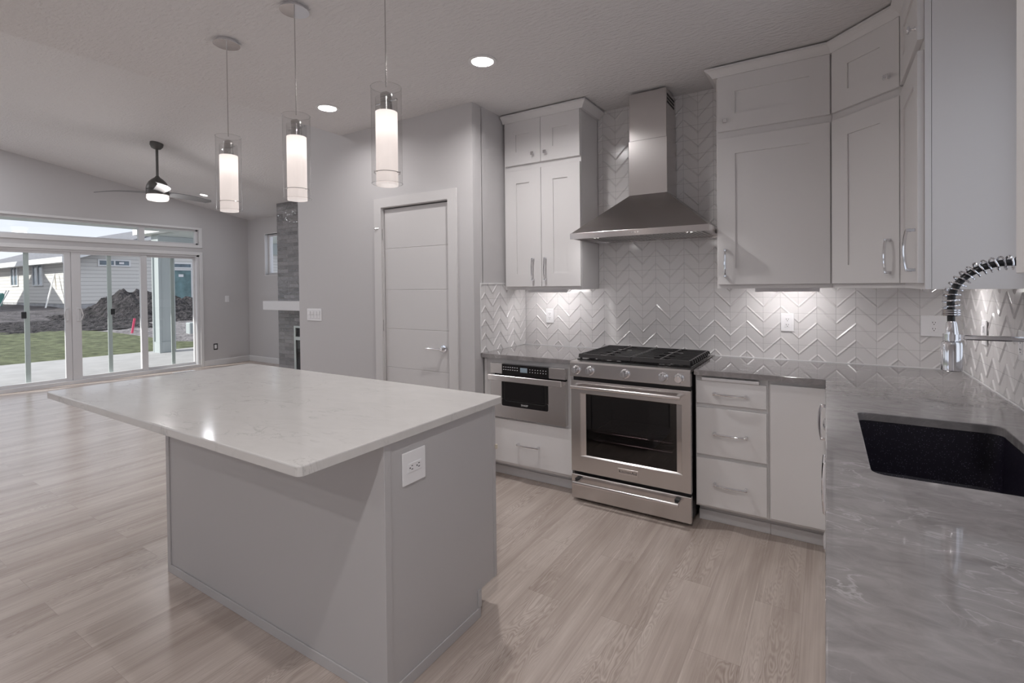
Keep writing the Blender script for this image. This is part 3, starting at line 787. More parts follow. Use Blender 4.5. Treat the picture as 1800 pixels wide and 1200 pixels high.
o = obj('crown_molding', sweep(BM(), [(-1.216, -0.002), (-1.216, YFR), (-0.608, YFR), (YFR, -0.608), (YFR, YE), (-0.002, YE)], CROWN), 'cabinet_white', origin=(-0.608, YFR, 2.684))
tag(o, 'white crown molding running along the tops of the right hand wall cabinets', 'crown molding')

# near end of the sink wall, past the window
c = thing('wall_cabinet', 'white wall cabinet cut off by the right edge of the photo, nearest the camera', 'cabinet', (YFR, -2.343, 1.42), -PI/2)
bm = BM(); box(bm, 0.003, 0.80, 0, -YFR-0.001, 0, 2.70-1.42, b=0.0008)
obj('body', bm, 'cabinet_white', c, world=False)
for a, b, h in ((0.002, 0.399, 0.35), (0.403, 0.798, 0.45)):
    dr = obj('door', shaker(BM(), a, b, 0.002, 2.305-1.42, -0.021), 'cabinet_white', c, world=False)
    obj('handle', pull(BM(), h, -0.021, 0.14, 0.167), 'chrome', dr, smooth=True, world=False)

# ------------------------------------------------------------------ base cabinets
YBF, YBD, ZB0 = -0.612, -0.632, 0.113
c = thing('base_cabinet', 'white base cabinet holding the microwave drawer above one deep drawer', 'cabinet', (-2.43, 0, 0))
bm = BM()
holed_slab(bm, rect(XL+0.003, -2.070, ZB0, 0.882), [rect(-2.716, -2.120, 0.474, 0.842)], YBF, YBF+0.02, 'Y')
box(bm, XL+0.003, XL+0.02, YBF+0.02, -0.006, ZB0, 0.882); box(bm, -2.088, -2.070, YBF+0.02, -0.006, ZB0, 0.882)
box(bm, XL+0.02, -2.088, YBF+0.02, -0.006, ZB0, ZB0+0.018); box(bm, XL+0.02, -2.088, YBF+0.02, -0.006, 0.452, 0.468)
obj('body', bm, 'cabinet_white', c)
obj('filler_strip', bx(XL+0.003, -2.776, YBF-0.006, YBF, ZB0, 0.882, b=0.001), 'cabinet_white', c)
slab_front(c, 'drawer', -2.752, -2.076, 0.133, 0.444, YBD, world=True, hz=0.282)
bm = BM(); box(bm, XL+0.003, -2.070, -0.520, -0.50, 0.0, ZB0); box(bm, XL+0.003, -2.070, -0.533, -0.520, 0.0, 0.060, b=0.002)
obj('toe_kick', bm, 'toe_paint', c)

c = thing('base_cabinet', 'white three drawer base cabinet right of the range with pull-out board', 'cabinet', (-1.09, 0, 0))
obj('body', bx(-1.2875, -0.9055, YBF, -0.006, ZB0, 0.882, b=0.0008), 'cabinet_white', c)
for z0, z1 in ((0.128, 0.404), (0.424, 0.697), (0.720, 0.852)): slab_front(c, 'drawer', -1.281, -0.914, z0, z1, YBD, world=True, hz={0.128: 0.264, 0.424: 0.555, 0.72: 0.783}[z0])
bm = BM(); box(bm, -1.251, -0.948, YBF-0.030, YBF+0.001, 0.853, 0.872, b=0.005, seg=3)
obj('pull_out_board', bm, 'cabinet_white', c)
bm = BM(); box(bm, -1.2875, -0.9055, -0.520, -0.50, 0.0, ZB0); box(bm, -1.2875, -0.9055, -0.533, -0.520, 0.0, 0.060, b=0.002)
obj('toe_kick', bm, 'toe_paint', c)

c = thing('base_cabinet', 'white corner base cabinet with one plain door beside the three drawers', 'cabinet', (-0.75, 0, 0))
bm = BM(); prism(bm, [(-0.9045, -0.006), (-0.9045, YBF), (-0.6125, YBF), (-0.6125, -0.90), (-0.006, -0.90), (-0.006, -0.006)], ZB0, 0.882)
obj('body', bm, 'cabinet_white', c)
slab_front(c, 'door', -0.896, -0.634, 0.129, 0.862, YBD, handle=False, world=True)
f = obj('door', bx(-0.632, -0.6125, -0.892, -0.64, 0.129, 0.862, b=0.0018), 'cabinet_white', c)
bm = BM(); pull(bm, 0, 0, 0, 0.167); bm.transform(Matrix.Translation((-0.632, -0.85, 0.74)) @ Matrix.Rotation(-PI/2, 4, 'Z'))
obj('handle', bm, 'chrome', f, smooth=True)
bm = BM(); box(bm, -0.9045, -0.533, -0.520, -0.50, 0.0, ZB0); box(bm, -0.9045, -0.533, -0.533, -0.520, 0.0, 0.060, b=0.002)
box(bm, -0.533, -0.513, -0.90, -0.5205, 0, ZB0)
obj('toe_kick', bm, 'toe_paint', c)

SINK_PROJ = 0.014
def sink_run(name, label, y0, y1, parts):
    """Base unit on the sink wall; local x runs towards the camera, front along local -y."""
    c = thing(name, label, 'cabinet', (-0.612, y1, 0), -PI/2)
    L = y1-y0
    bm = BM()
    box(bm, 0.001, 0.019, 0, 0.606, ZB0, 0.882); box(bm, L-0.019, L-0.001, 0, 0.606, ZB0, 0.882); box(bm, 0.019, L-0.019, 0.0, 0.606, ZB0, ZB0+0.018)
    holed_slab(bm, rect(0.001, L-0.001, ZB0+.001, 0.882), [rect(0.04, L-0.04, 0.16, 0.845)], 0, 0.02, 'Y')
    obj('body', bm, 'cabinet_white', c, world=False)
    obj('toe_kick', bx(0.001, L-0.001, 0.08, 0.10, 0, ZB0), 'toe_paint', c, world=False)
    for p in parts:
        if p[0] == 'drawer': slab_front(c, 'drawer', 0.012, L-0.012, p[1], p[2], -0.020, proj=SINK_PROJ)
        else:
            f = obj('door', bx(p[1], p[2], -0.020, -0.001, 0.129, 0.862, b=0.0018), 'cabinet_white', c, world=False)
            obj('handle', pull(BM(), p[3], -0.020, p[4], 0.167, proj=SINK_PROJ), 'chrome', f, smooth=True, world=False)
sink_run('base_cabinet', 'white three drawer base cabinet between corner unit and sink cabinet, handles showing past counter edge', -1.235, -0.902, [('drawer', 0.128, 0.404), ('drawer', 0.424, 0.697), ('drawer', 0.72, 0.852)])
sink_run('base_cabinet', 'white two door base cabinet beneath the black sink', -2.165, -1.237, [('door', 0.012, 0.461, 0.42, 0.74), ('door', 0.467, 0.916, 0.51, 0.74)])
sink_run('base_cabinet', 'white two door base cabinet under the near end of the grey counter', -3.95, -2.78, [('door', 0.012, 0.58, 0.54, 0.74), ('door', 0.59, 1.158, 0.63, 0.74)])
c = thing('dishwasher', 'steel dishwasher under the grey counter, nearer than the sink cabinet', 'dishwasher', (-0.612, -2.169, 0), -PI/2)
obj('body', bx(0.003, 0.605, 0.0, 0.58, 0.10, 0.872), 'black_metal', c, world=False)
dr = obj('door', bx(0.004, 0.604, -0.022, -0.001, 0.115, 0.865, b=0.003), 'steel', c, world=False)
obj('pocket_handle', bx(0.15, 0.458, -0.0228, -0.0222, 0.79, 0.83), 'slot_dark', dr, world=False)
obj('toe_kick', bx(0.003, 0.605, 0.08, 0.10, 0, 0.10), 'black_metal', c, world=False)

# ------------------------------------------------------------------ worktops, sink, faucet
H, TK = 0.914, 0.030
o = obj('countertop', holed_slab(BM(), rect(XL+0.001, -2.0685, -0.6507, -0.0045), [], H-TK, H, b=0.003), 'grey_quartz', origin=(-2.43, -0.32, H-TK))
tag(o, 'short grey quartz worktop over the microwave drawer, left of the range', 'countertop')
outer = [(-1.2885, -0.0045), (-1.2885, -0.6507), (-0.6425, -0.6507), (-0.6425, -4.0), (-0.0045, -4.0), (-0.0045, -0.0045)]
SX0, SX1, SY0, SY1 = -0.540, -0.135, -2.066, -1.334
o = obj('countertop', holed_slab(BM(), outer, [rrect(SX0, SX1, SY0, SY1, 0.035)[::-1]], H-TK, H, b=0.003), 'grey_quartz', origin=(-0.32, -0.32, H-TK))
tag(o, 'long L-shaped grey quartz worktop with the black sink cut into it', 'countertop')

s = thing('sink', 'black speckled composite sink set under the grey worktop', 'sink', ((SX0+SX1)/2, (SY0+SY1)/2, 0.66))
bm = BM()
def basin(bm, e, zt, zb, ri, th):
    top = rrect(SX0-e, SX1+e, SY0-e, SY1+e, 0.04)
    bot = rrect(SX0-e+0.012, SX1+e-0.012, SY0-e+0.012, SY1+e-0.012, 0.05)
    fl = rrect(SX0-e+0.035, SX1+e-0.035, SY0-e+0.035, SY1+e-0.035, 0.05)
    T = [bm.verts.new((x, y, zt)) for x, y in top]; B = [bm.verts.new((x, y, zb+0.025)) for x, y in bot]; F = [bm.verts.new((x, y, zb)) for x, y in fl]
    n = len(T)
    for A, C in ((T, B), (B, F)):
        for i in range(n): bm.faces.new((A[i], A[(i+1)%n], C[(i+1)%n], C[i]))
    bm.faces.new(F); return T
T1 = basin(bm, 0.004, H-TK-0.001, 0.672, 0, 0); T2 = basin(bm, 0.022, H-TK-0.001, 0.655, 0, 0)
for i in range(len(T1)): bm.faces.new((T1[i], T1[(i+1)%len(T1)], T2[(i+1)%len(T1)], T2[i]))
obj('basin', bm, 'sink_composite', s, smooth=True)
bm = BM(); lathe(bm, [(0.045, 0), (0.045, 0.003), (0.034, 0.003), (0.030, -0.002), (0.0, -0.002)], (-0.335, -1.70, 0.673), cap1=False)
obj('drain', bm, 'nickel', s, smooth=True)

s = thing('kitchen_faucet', 'chrome pull-down faucet with coiled spring neck over the black sink', 'faucet', (-0.068, -1.70, H))
FX, FY = -0.068, -1.70
bm = BM(); lathe(bm, [(0.029, H+0.001), (0.029, H+0.012), (0.024, H+0.018), (0.022, H+0.11), (0.016, H+0.125), (0.014, 1.27), (0.017, 1.275), (0.017, 1.30), (0.012, 1.302)], (FX, FY, 0))
obj('post', bm, 'chrome', s, smooth=True)
bm = BM(); tube(bm, [(FX, FY-0.02, H+0.07), (FX, FY-0.05, H+0.075), (FX-0.01, FY-0.115, H+0.105)], 0.007); obj('lever', bm, 'chrome', s, smooth=True)
path = [Vector((FX, FY, 1.29))]
cx_, cz_, ra_, rz_ = -0.197, 1.345, 0.129, 0.115
for i in range(41):
    t = PI*i/40
    path.append(Vector((cx_+ra_*math.cos(t), FY, cz_+rz_*math.sin(t))))
path += [Vector((-0.3255, FY, 1.31)), Vector((-0.3245, FY, 1.27))]
obj('hose', tube(BM(), path, 0.0095, n=12), 'black_rubber', s, smooth=True)
# spring coil round the arc
acc = [0.0]
arc = path[:43]
for a, b in zip(arc, arc[1:]): acc.append(acc[-1]+(b-a).length)
Ltot = acc[-1]; turns = int(Ltot/0.0165); pts = []
for i in range(turns*14+1):
    l = Ltot*i/(turns*14); k = max(j for j in range(len(acc)) if acc[j] <= l+1e-9); k = min(k, len(arc)-2)
    f = (l-acc[k])/(acc[k+1]-acc[k]); p = arc[k].lerp(arc[k+1], f); t = (arc[k+1]-arc[k]).normalized()
    n1 = Vector((0, 1, 0)); n2 = t.cross(n1); a = 2*PI*i/14
    pts.append(p+0.0195*(math.cos(a)*n1+math.sin(a)*n2))
obj('spring', tube(BM(), pts, 0.0026, n=6), 'chrome', s, smooth=True)
bm = BM()
for k in range(3): lathe(bm, [(0.0215, 0), (0.0235, 0.003), (0.0215, 0.006)], (-0.3255, FY, 1.306+0.0065*k), cap0=True)
obj('ferrule', bm, 'chrome', s, smooth=True)
bm = BM(); lathe(bm, [(0.020, 1.142), (0.0255, 1.145), (0.0255, 1.222), (0.023, 1.229), (0.0165, 1.231), (0.0165, 1.252), (0.0125, 1.285), (0.010, 1.29)], (-0.324, FY, 0))
obj('spray_head', bm, 'chrome', s, smooth=True)
bm = BM(); box(bm, -0.300, FX-0.012, FY-0.010, FY+0.010, 1.236, 1.250, b=0.003); lathe(bm, [(0.021, 1.234), (0.021, 1.252)], (-0.324, FY, 0)); lathe(bm, [(0.021, 1.232), (0.021, 1.254)], (FX, FY, 0)); box(bm, -0.312, -0.296, FY-0.008, FY+0.008, 1.235, 1.251)
obj('dock_arm', bm, 'chrome', s, smooth=True)

# ------------------------------------------------------------------ island
IX0, IX1, IY0, IY1 = -3.894, -1.877, -2.8035, -1.7737
o = obj('island_countertop', holed_slab(BM(), rrect(IX0, IX1, IY0, IY1, 0.018, 4), [], H-TK, H, b=0.004), 'white_quartz', origin=((IX0+IX1)/2, (IY0+IY1)/2, H-TK))
tag(o, 'large white quartz slab on the island, overhanging towards the camera', 'countertop')
BX0, BX1, BY0, BY1 = -3.433, -1.889, -2.479, -1.80
c = thing('kitchen_island', 'pale grey kitchen island cabinet under the white slab', 'kitchen island', ((BX0+BX1)/2, (BY0+BY1)/2, 0))
bm = BM(); prism(bm, [(BY0+0.006, 0.0), (BY1-0.138, 0), (BY1-0.138, 0.113), (BY1-0.035, 0.113), (BY1-0.035, H-TK-0.001), (BY0+0.006, H-TK-0.001)], BX0+0.006, BX1-0.006, 'X')
obj('body', bm, 'island_paint', c)
obj('corner_trim', bx(BX0, BX0+0.030, BY0, BY0+0.02, 0, H-TK-0.001, b=0.0015), 'island_paint', c)
obj('corner_trim', bx(BX1-0.030, BX1, BY0, BY0+0.030, 0, H-TK-0.001, b=0.0015), 'island_paint', c)
bm = BM(); box(bm, BX0+0.030, BX1-0.030, BY0, BY0+0.006, 0, 0.042, b=0.0015); box(bm, BX1-0.006, BX1, BY0+0.030, BY1-0.142, 0, 0.042, b=0.0015)
box(bm, BX1-0.006, BX1, BY1-0.158, BY1-0.136, 0.0425, 0.118, b=0.001)
obj('base_trim', bm, 'island_paint', c)
obj('stile', bx(BX1-0.020, BX1-0.004, BY1-0.034, BY1-0.013, 0.113, H-TK-0.001, b=0.001), 'island_paint', c)
for k in range(3):
    a = BX0+0.02+k*0.507
    def flip(bm): bm.transform(Matrix.Translation((0, 2*(BY1-0.036), 0)) @ Matrix.Scale(-1, 4, (0, 1, 0))); return bm
    yb = BY1-0.036-0.020
    f = obj('door', flip(bx(a, a+0.495, yb, yb+0.019, 0.13, 0.86, b=0.0018)), 'island_paint', c)
    obj('handle', flip(pull(BM(), a+(0.45 if k < 2 else 0.05), yb, 0.74, 0.167)), 'chrome', f, smooth=True)
bm = BM(); box(bm, BX1-0.004, BX1+0.006, BY1-0.019, BY1-0.010, 0.683, 0.703, b=0.0008)
obj('door_bumper', bm, 'wood_pale', c)

# ------------------------------------------------------------------ power outlets and switches
def plate(label, loc, rz, w, h, kind, gangs=1, horiz=False, cat='outlet', group=None):
    """Wall plate whose face looks along local -y."""
    nm = 'wall_outlet' if kind == 'outlet' else 'light_switch'
    p = thing(nm, label, cat, loc, rz, group)
    bm = BM(); box(bm, -w/2, w/2, -0.006, -0.0002, -h/2, h/2, b=0.0022, seg=2)
    pl = obj('cover_plate', bm, 'plate_white', p, world=False)
    for g in range(gangs):
        cx = (g-(gangs-1)/2)*0.046
        if kind == 'outlet':
            bm = BM()
            if horiz: box(bm, -0.034, 0.034, -0.0085, -0.006, -0.0165, 0.0165, b=0.001)
            else: box(bm, cx-0.0165, cx+0.0165, -0.0085, -0.006, -0.034, 0.034, b=0.001)
            obj('receptacle', bm, 'plate_white', p, world=False)
            bm = BM()
            for s in (-1, 1):
                def R2(x, z): return (z*1.0, x) if horiz else (cx+x, z)
                for dx, dz, rw, rh in ((-0.006, 0.003, 0.0012, 0.004), (0.006, 0.003, 0.0012, 0.0032), (0.0, -0.0075, 0.0022, 0.0022)):
                    a, b = R2(dx, s*0.0175+dz)
                    if horiz: rw_, rh_ = rh, rw
                    else: rw_, rh_ = rw, rh
                    box(bm, a-rw_, a+rw_, -0.0092, -0.0084, b-rh_, b+rh_)
            obj('slots', bm, 'slot_dark', p, world=False)
        else:
            bm = BM(); box(bm, cx-0.0165, cx+0.0165, -0.008, -0.006, -0.034, 0.034, b=0.001); box(bm, cx-0.014, cx+0.014, -0.0125, -0.008, 0.000, 0.031, b=0.002)
            obj('rocker', bm, 'plate_white', p, world=False)
            bm = BM(); holed_slab(bm, rect(cx-0.0182, cx+0.0182, -0.0357, 0.0357), [rect(cx-0.0167, cx+0.0167, -0.0342, 0.0342)], -0.0055, -0.0064, 'Y'); obj('rocker_gap', bm, 'foundation', p, world=False)
    return p
plate('white outlet on the tile under the left wall cabinet', (-2.566, -0.0045, 1.160), 0, 0.071, 0.116, 'outlet')
plate('white outlet on the tile under the wide right wall cabinet', (-0.849, -0.0045, 1.157), 0, 0.074, 0.116, 'outlet')
plate('wide white outlet on the tile near the corner, left of the spray head', (-0.125, -0.0045, 1.157), 0, 0.116, 0.118, 'outlet')
plate('white switch on the sink wall tile, seen almost edge-on behind the faucet', (-0.0045, -0.475, 1.165), -PI/2, 0.072, 0.116, 'switch', cat='light switch')
plate('white outlet on the sink wall tile at the right edge of the photo', (-0.0045, -1.01, 1.16), -PI/2, 0.072, 0.116, 'outlet')
plate('white outlet turned sideways on the island end panel', (BX1-0.0058, -2.335, 0.769), PI/2, 0.116, 0.116, 'outlet', horiz=True)
plate('four gang white switch plate on the wall between fireplace and pantry door', (-4.640, YP, 1.165), 0, 0.208, 0.112, 'switch', gangs=4, cat='light switch')
plate('single white switch plate on the wall right of the patio door', (XG, 1.469, 1.227), PI/2, 0.075, 0.118, 'switch', cat='light switch')
p = thing('outlet_box', 'bare black outlet bracket without cover, low on the wall right of the patio door', 'outlet', (XG, 1.245, 0.342), PI/2)
bm = BM(); holed_slab(bm, rect(-0.036, 0.036, -0.058, 0.058), [rect(-0.024, 0.024, -0.040, 0.040)], -0.003, 0.0, 'Y'); obj('bracket', bm, 'slot_dark', p, world=False)
obj('receptacle', bx(-0.018, 0.018, -0.008, 0.0, -0.034, 0.034, b=0.002), 'plate_white', p, world=False)

# ------------------------------------------------------------------ range
YR = -0.69
r = thing('gas_range', 'stainless steel gas range with black grates under the hood', 'range', (-1.678, 0, 0))
RX0, RX1 = -2.057, -1.299
bm = BM()
box(bm, RX0+0.004, RX1-0.004, YR+0.035, -0.03, 0.03, 0.305); box(bm, RX0+0.004, RX1-0.004, YR+0.035, -0.03, 0.712, 0.900)
box(bm, RX0+0.004, RX0+0.09, YR+0.035, -0.03, 0.305, 0.712); box(bm, RX1-0.09, RX1-0.004, YR+0.035, -0.03, 0.305, 0.712); box(bm, RX0+0.09, RX1-0.09, -0.20, -0.03, 0.305, 0.712)
body = obj('body', bm, 'black_metal', r)
for x in (RX0+0.03, RX1-0.03):
    for y in (-0.60, -0.1): obj('foot', cyl(BM(), (x, y, 0.0), (x, y, 0.03), 0.016, n=12), 'black_metal', r)
bm = BM(); prism(bm, [(YR-0.006, 0.818), (YR-0.010, 0.822), (YR-0.008, 0.904), (YR-0.002, 0.915), (-0.02, 0.915), (-0.02, 0.898), (YR+0.036, 0.898), (YR+0.036, 0.818)], RX0, RX1, 'X')
top = obj('control_panel', bm, 'steel', r)
obj('cooktop', bx(RX0+0.012, RX1-0.012, -0.612, -0.045, 0.9152, 0.921, b=0.002), 'black_gloss', r)
bm = BM(); box(bm, -1.86, -1.50, -0.662, -0.630, 0.9152, 0.9165); obj('vent_slot', bm, 'slot_dark', r)
for x in (-2.010, -1.915, -1.683, -1.451, -1.359):
    bm = BM(); lathe(bm, [(0.029, 0), (0.029, -0.005), (0.0265, -0.008), (0.0235, -0.009), (0.0215, -0.036), (0.019, -0.040), (0.0, -0.040)], (x, YR-0.0095, 0.863), n=28, axis='Y', cap1=False)
    box(bm, x-0.003, x+0.003, YR-0.0525, YR-0.045, 0.848, 0.880, b=0.001)
    obj('knob', bm, 'chrome', r, smooth=True)
# oven door: steel frame with a window
bm = BM(); holed_slab(bm, rect(RX0, RX1, 0.197, 0.792), [rect(-1.989, -1.351, 0.301, 0.709)], YR+0.034, YR, 'Y', b=0.0025)
od = obj('oven_door', bm, 'steel', r)
def ringm(bm, o, i, yo, yi):
    O = [bm.verts.new((x, yo, z)) for x, z in o]; I = [bm.verts.new((x, yi, z)) for x, z in i]
    for k in range(4): bm.faces.new((O[k], O[(k+1)%4], I[(k+1)%4], I[k]))
    return bm
obj('window_bezel', ringm(BM(), rect(-1.989, -1.351, 0.301, 0.709), rect(-1.955, -1.381, 0.308, 0.704), YR+0.001, YR+0.010), 'steel_bright', od)
obj('oven_window', bx(-1.957, -1.379, YR+0.010, YR+0.016, 0.306, 0.706), 'oven_glass', od)
bm = BM()
for z in (0.40, 0.455):
    for k in range(12): cyl(bm, (-1.93, YR+0.06+0.03*k, z), (-1.42, YR+0.06+0.03*k, z), 0.0022 if k else 0.004, n=6)
    for x in (-1.925, -1.425): cyl(bm, (x, YR+0.06, z), (x, YR+0.40, z), 0.004, n=6)
obj('oven_rack', bm, 'steel_bright', r)
obj('oven_cavity', holed_slab(BM(), rect(-1.966, -1.390, 0.306, 0.711), [rect(-1.955, -1.400, 0.318, 0.70)], -0.215, YR+0.03, 'Y'), 'oven_dark', r)
def rail_handle(z, x0, x1, par, r_=0.0115, out=0.055):
    bm = BM(); cyl(bm, (x0, YR-out, z), (x1, YR-out, z), r_, n=20)
    for x in (x0+0.016, x1-0.016): box(bm, x-0.013, x+0.013, YR-out, YR-0.0005, z-0.008, z+0.008, b=0.002); 
    for x in (x0+0.030, x1-0.030): cyl(bm, (x-0.001, YR-out, z), (x+0.001, YR-out, z), r_+0.0008, n=20)
    return obj('handle', bm, 'steel_bright', par, smooth=True)
rail_handle(0.758, -2.03, -1.345, od)
bd = obj('badge', bx(-1.738, -1.612, YR-0.003, YR, 0.2335, 0.2705, b=0.001), 'steel_bright', od)
text('badge_lettering', 'KitchenAid', 0.0255, (-1.675, YR-0.0034, 0.252), (PI/2, 0, 0), 'lettering_dark', bd)
dw = obj('warming_drawer', bx(RX0, RX1, YR, YR+0.034, 0.022, 0.176, b=0.0025), 'steel', r)
rail_handle(0.141, -2.022, -1.358, dw)
for x in (-2.006, -1.374): obj('handle_bracket', bx(x-0.014, x+0.014, YR-0.028, YR-0.001, 0.150, 0.160, b=0.001), 'black_metal', dw)
# burners and grates
for (x, y, rr) in ((-1.93, -0.47, 0.045), (-1.93, -0.19, 0.036), (-1.678, -0.33, 0.055), (-1.43, -0.47, 0.045), (-1.43, -0.19, 0.036)):
    bm = BM(); lathe(bm, [(rr+0.012, 0.921), (rr+0.010, 0.928), (rr, 0.929), (rr, 0.936), (rr-0.005, 0.939), (0.0, 0.939)], (x, y, 0), n=24, cap1=False)
    obj('burner', bm, 'nickel', r, smooth=True)
def grate(x0, x1, mid):
    bm = BM(); y0, y1, zt = -0.600, -0.055, 0.953; w = 0.0055
    prism(bm, [(y0-0.012, 0.930), (y0+0.002, 0.930), (y0+0.010, zt), (y0-0.002, zt)], x0, x1, 'X')
    box(bm, x0, x1, y1-0.012, y1, 0.932, zt, b=0.002)
    for x in (x0+0.006, x1-0.006): box(bm, x-w, x+w, y0, y1, 0.940, zt, b=0.0015)
    for k in range(9):
        y = y0+0.05+k*0.056
        if k % 2: box(bm, x0, x1, y-w*0.8, y+w*0.8, 0.941, zt-0.0006, b=0.0015)
        else:
            box(bm, x0, mid-0.05, y-w*0.8, y+w*0.8, 0.941, zt-0.0006, b=0.0015); box(bm, mid+0.05, x1, y-w*0.8, y+w*0.8, 0.941, zt-0.0006, b=0.0015)
    for x in (x0+0.01, x1-0.01):
        for y in (y0+0.01, y1-0.01): box(bm, x-0.006, x+0.006, y-0.006, y+0.006, 0.9205, 0.942)
    g = obj('grate', bm, 'cast_iron', r)
    obj('grate_rib', bx(mid-w*0.7, mid+w*0.7, y0+0.012, y1, 0.940, zt+0.001, b=0.0012), 'grate_glint', g)
    return g
g1 = grate(-2.036, -1.681, -1.855); g2 = grate(-1.677, -1.320, -1.50)
for k in range(10):      # sloped finger ends on the right edge
    y = -0.575+k*0.055; bm = BM(); prism(bm, [(-1.322, 0.953), (-1.309, 0.950), (-1.305, 0.932), (-1.313, 0.932), (-1.322, 0.945)], y-0.005, y+0.005, 'Y'); obj('grate_finger', bm, 'cast_iron', g2)

# ------------------------------------------------------------------ microwave drawer
m_ = thing('microwave_drawer', 'stainless microwave drawer built into the left base cabinet', 'microwave', (-2.418, -0.632, 0.46))
YM = -0.655
bm = BM(); box(bm, -2.712, -2.124, YBF+0.0, -0.08, 0.478, 0.838); obj('body', bm, 'black_metal', m_)
for a, b in ((-2.722, -2.621), (-2.239, -2.114)): obj('fascia', bx(a, b, YM, YBF-0.001, 0.776, 0.850, b=0.0015), 'steel', m_)
cp = obj('control_strip', bx(-2.6205, -2.2395, YM+0.001, YBF-0.001, 0.764, 0.849, b=0.001), 'black_gloss', m_)
obj('display', bx(-2.465, -2.408, YM-0.0006, YM+0.0006, 0.799, 0.832), 'lcd', cp)
bm = BM()
for j in range(2):
    for i in range(7): box(bm, -2.605+i*0.019-0.005, -2.605+i*0.019+0.005, YM+0.0002, YM+0.0012, 0.828-j*0.018-0.0022, 0.828-j*0.018+0.0022)
    for i in range(7): box(bm, -2.387+i*0.021-0.003, -2.387+i*0.021+0.003, YM+0.0002, YM+0.0012, 0.824-j*0.018-0.0025, 0.824-j*0.018+0.0025)
obj('keypad', bm, 'lettering_light', cp)
bm = BM(); holed_slab(bm, rect(-2.722, -2.114, 0.464, 0.764), [rrect(-2.624, -2.243, 0.548, 0.764-0.004, 0.012)], YBF-0.001, YM, 'Y', b=0.0012)
dr = obj('drawer_front', bm, 'steel', m_)
gl = obj('glass_panel', bx(-2.6235, -2.2435, YM+0.002, YM+0.008, 0.549, 0.7595), 'black_gloss', dr)
bm = BM(); holed_slab(bm, rrect(-2.602, -2.265, 0.583, 0.735, 0.016), [rrect(-2.598, -2.269, 0.587, 0.731, 0.014)], YM+0.0022, YM+0.0012, 'Y'); obj('window_outline', bm, 'slot_dark', gl)
text('badge_lettering', 'SHARP', 0.019, (-2.434, YM+0.0013, 0.566), (PI/2, 0, 0), 'lettering_light', gl)
bm = BM(); holed_slab(bm, rrect(-2.628, -2.239, 0.544, 0.600, 0.014), [rrect(-2.6235, -2.2435, 0.5485, 0.5999, 0.012)], YM+0.001, YM-0.001, 'Y'); obj('window_trim', bm, 'steel_bright', dr)
bm = BM(); box(bm, -2.722, -2.128, YM-0.036, YM-0.026, 0.731, 0.772, b=0.003); 
for x in (-2.715, -2.135): box(bm, x-0.006, x+0.006, YM-0.027, YM-0.0003, 0.735, 0.768)
obj('handle', bm, 'steel_bright', dr)

# ------------------------------------------------------------------ hood
h = thing('range_hood', 'stainless chimney range hood on the tiled wall over the range', 'range hood', (-1.678, 0, 1.727))
HX0, HX1, HY = -2.133, -1.224, -0.52
CX0, CX1, CY = -1.800, -1.537, -0.262
bm = BM()
holed_slab(bm, rect(HX0, HX1, HY, -0.005), [rect(HX0+0.02, HX1-0.02, HY+0.02, -0.02)], 1.727, 1.766, b=0.001)
obj('rim_band', bm, 'steel_bright', h)
bm = BM()
lo = [(HX0+0.004, HY+0.004, 1.766), (HX1-0.004, HY+0.004, 1.766), (HX1-0.004, -0.005, 1.766), (HX0+0.004, -0.005, 1.766)]
hi = [(CX0, CY, 2.026), (CX1, CY, 2.026), (CX1, -0.005, 2.026), (CX0, -0.005, 2.026)]
L_ = [bm.verts.new(p) for p in lo]; T_ = [bm.verts.new(p) for p in hi]
for i in range(4): bm.faces.new((L_[i], L_[(i+1)%4], T_[(i+1)%4], T_[i]))
bm.faces.new(L_[::-1]); bm.faces.new(T_)
obj('canopy', bm, 'steel_hood_dimmed', h)
obj('lower_duct_cover', bx(CX0, CX1, CY, -0.005, 2.027, 2.402, b=0.0015), 'steel', h)
up = obj('upper_duct_cover', bx(CX0+0.004, CX1-0.004, CY+0.004, -0.009, 2.4025, 2.728, b=0.0015), 'steel', h)
bm = BM()
for k in range(3): box(bm, CX1-0.005, CX1-0.0032, -0.235, -0.05, 2.635+k*0.024, 2.651+k*0.024)
obj('vent_slots', bm, 'slot_dark', up)
bm = BM(); box(bm, HX0+0.021, HX1-0.021, HY+0.021, -0.021, 1.742, 1.748)
und = obj('underside', bm, 'steel', h)
for a, b in ((HX0+0.07, -1.685), (-1.671, HX1-0.07)):
    bm = BM(); box(bm, a, b, -0.43, -0.07, 1.736, 1.7415)
    for k in range(14): box(bm, a+0.012+k*(b-a-0.024)/14, a+0.012+(k+0.55)*(b-a-0.024)/14, -0.42, -0.08, 1.733, 1.7358)
    obj('grease_filter', bm, 'nickel', und)
for x in (-2.0, -1.36):
    bm = BM(); lathe(bm, [(0.022, 1.7415), (0.022, 1.737), (0.0, 1.737)], (x, -0.465, 0), n=16, cap1=False); obj('hood_lamp', bm, 'plate_white', und); light('lamp_light', 'AREA', (x, -0.465, 1.735), 0.22, h, size=0.06)  # weak light added here to brighten the tile under the hood
bm = BM()
for k in range(4): lathe(bm, [(0.005, 0), (0.005, -0.003), (0, -0.003)], (-1.715+0.02*k, HY, 1.747), n=10, axis='Y', cap1=False)
obj('button', bm, 'chrome', h)

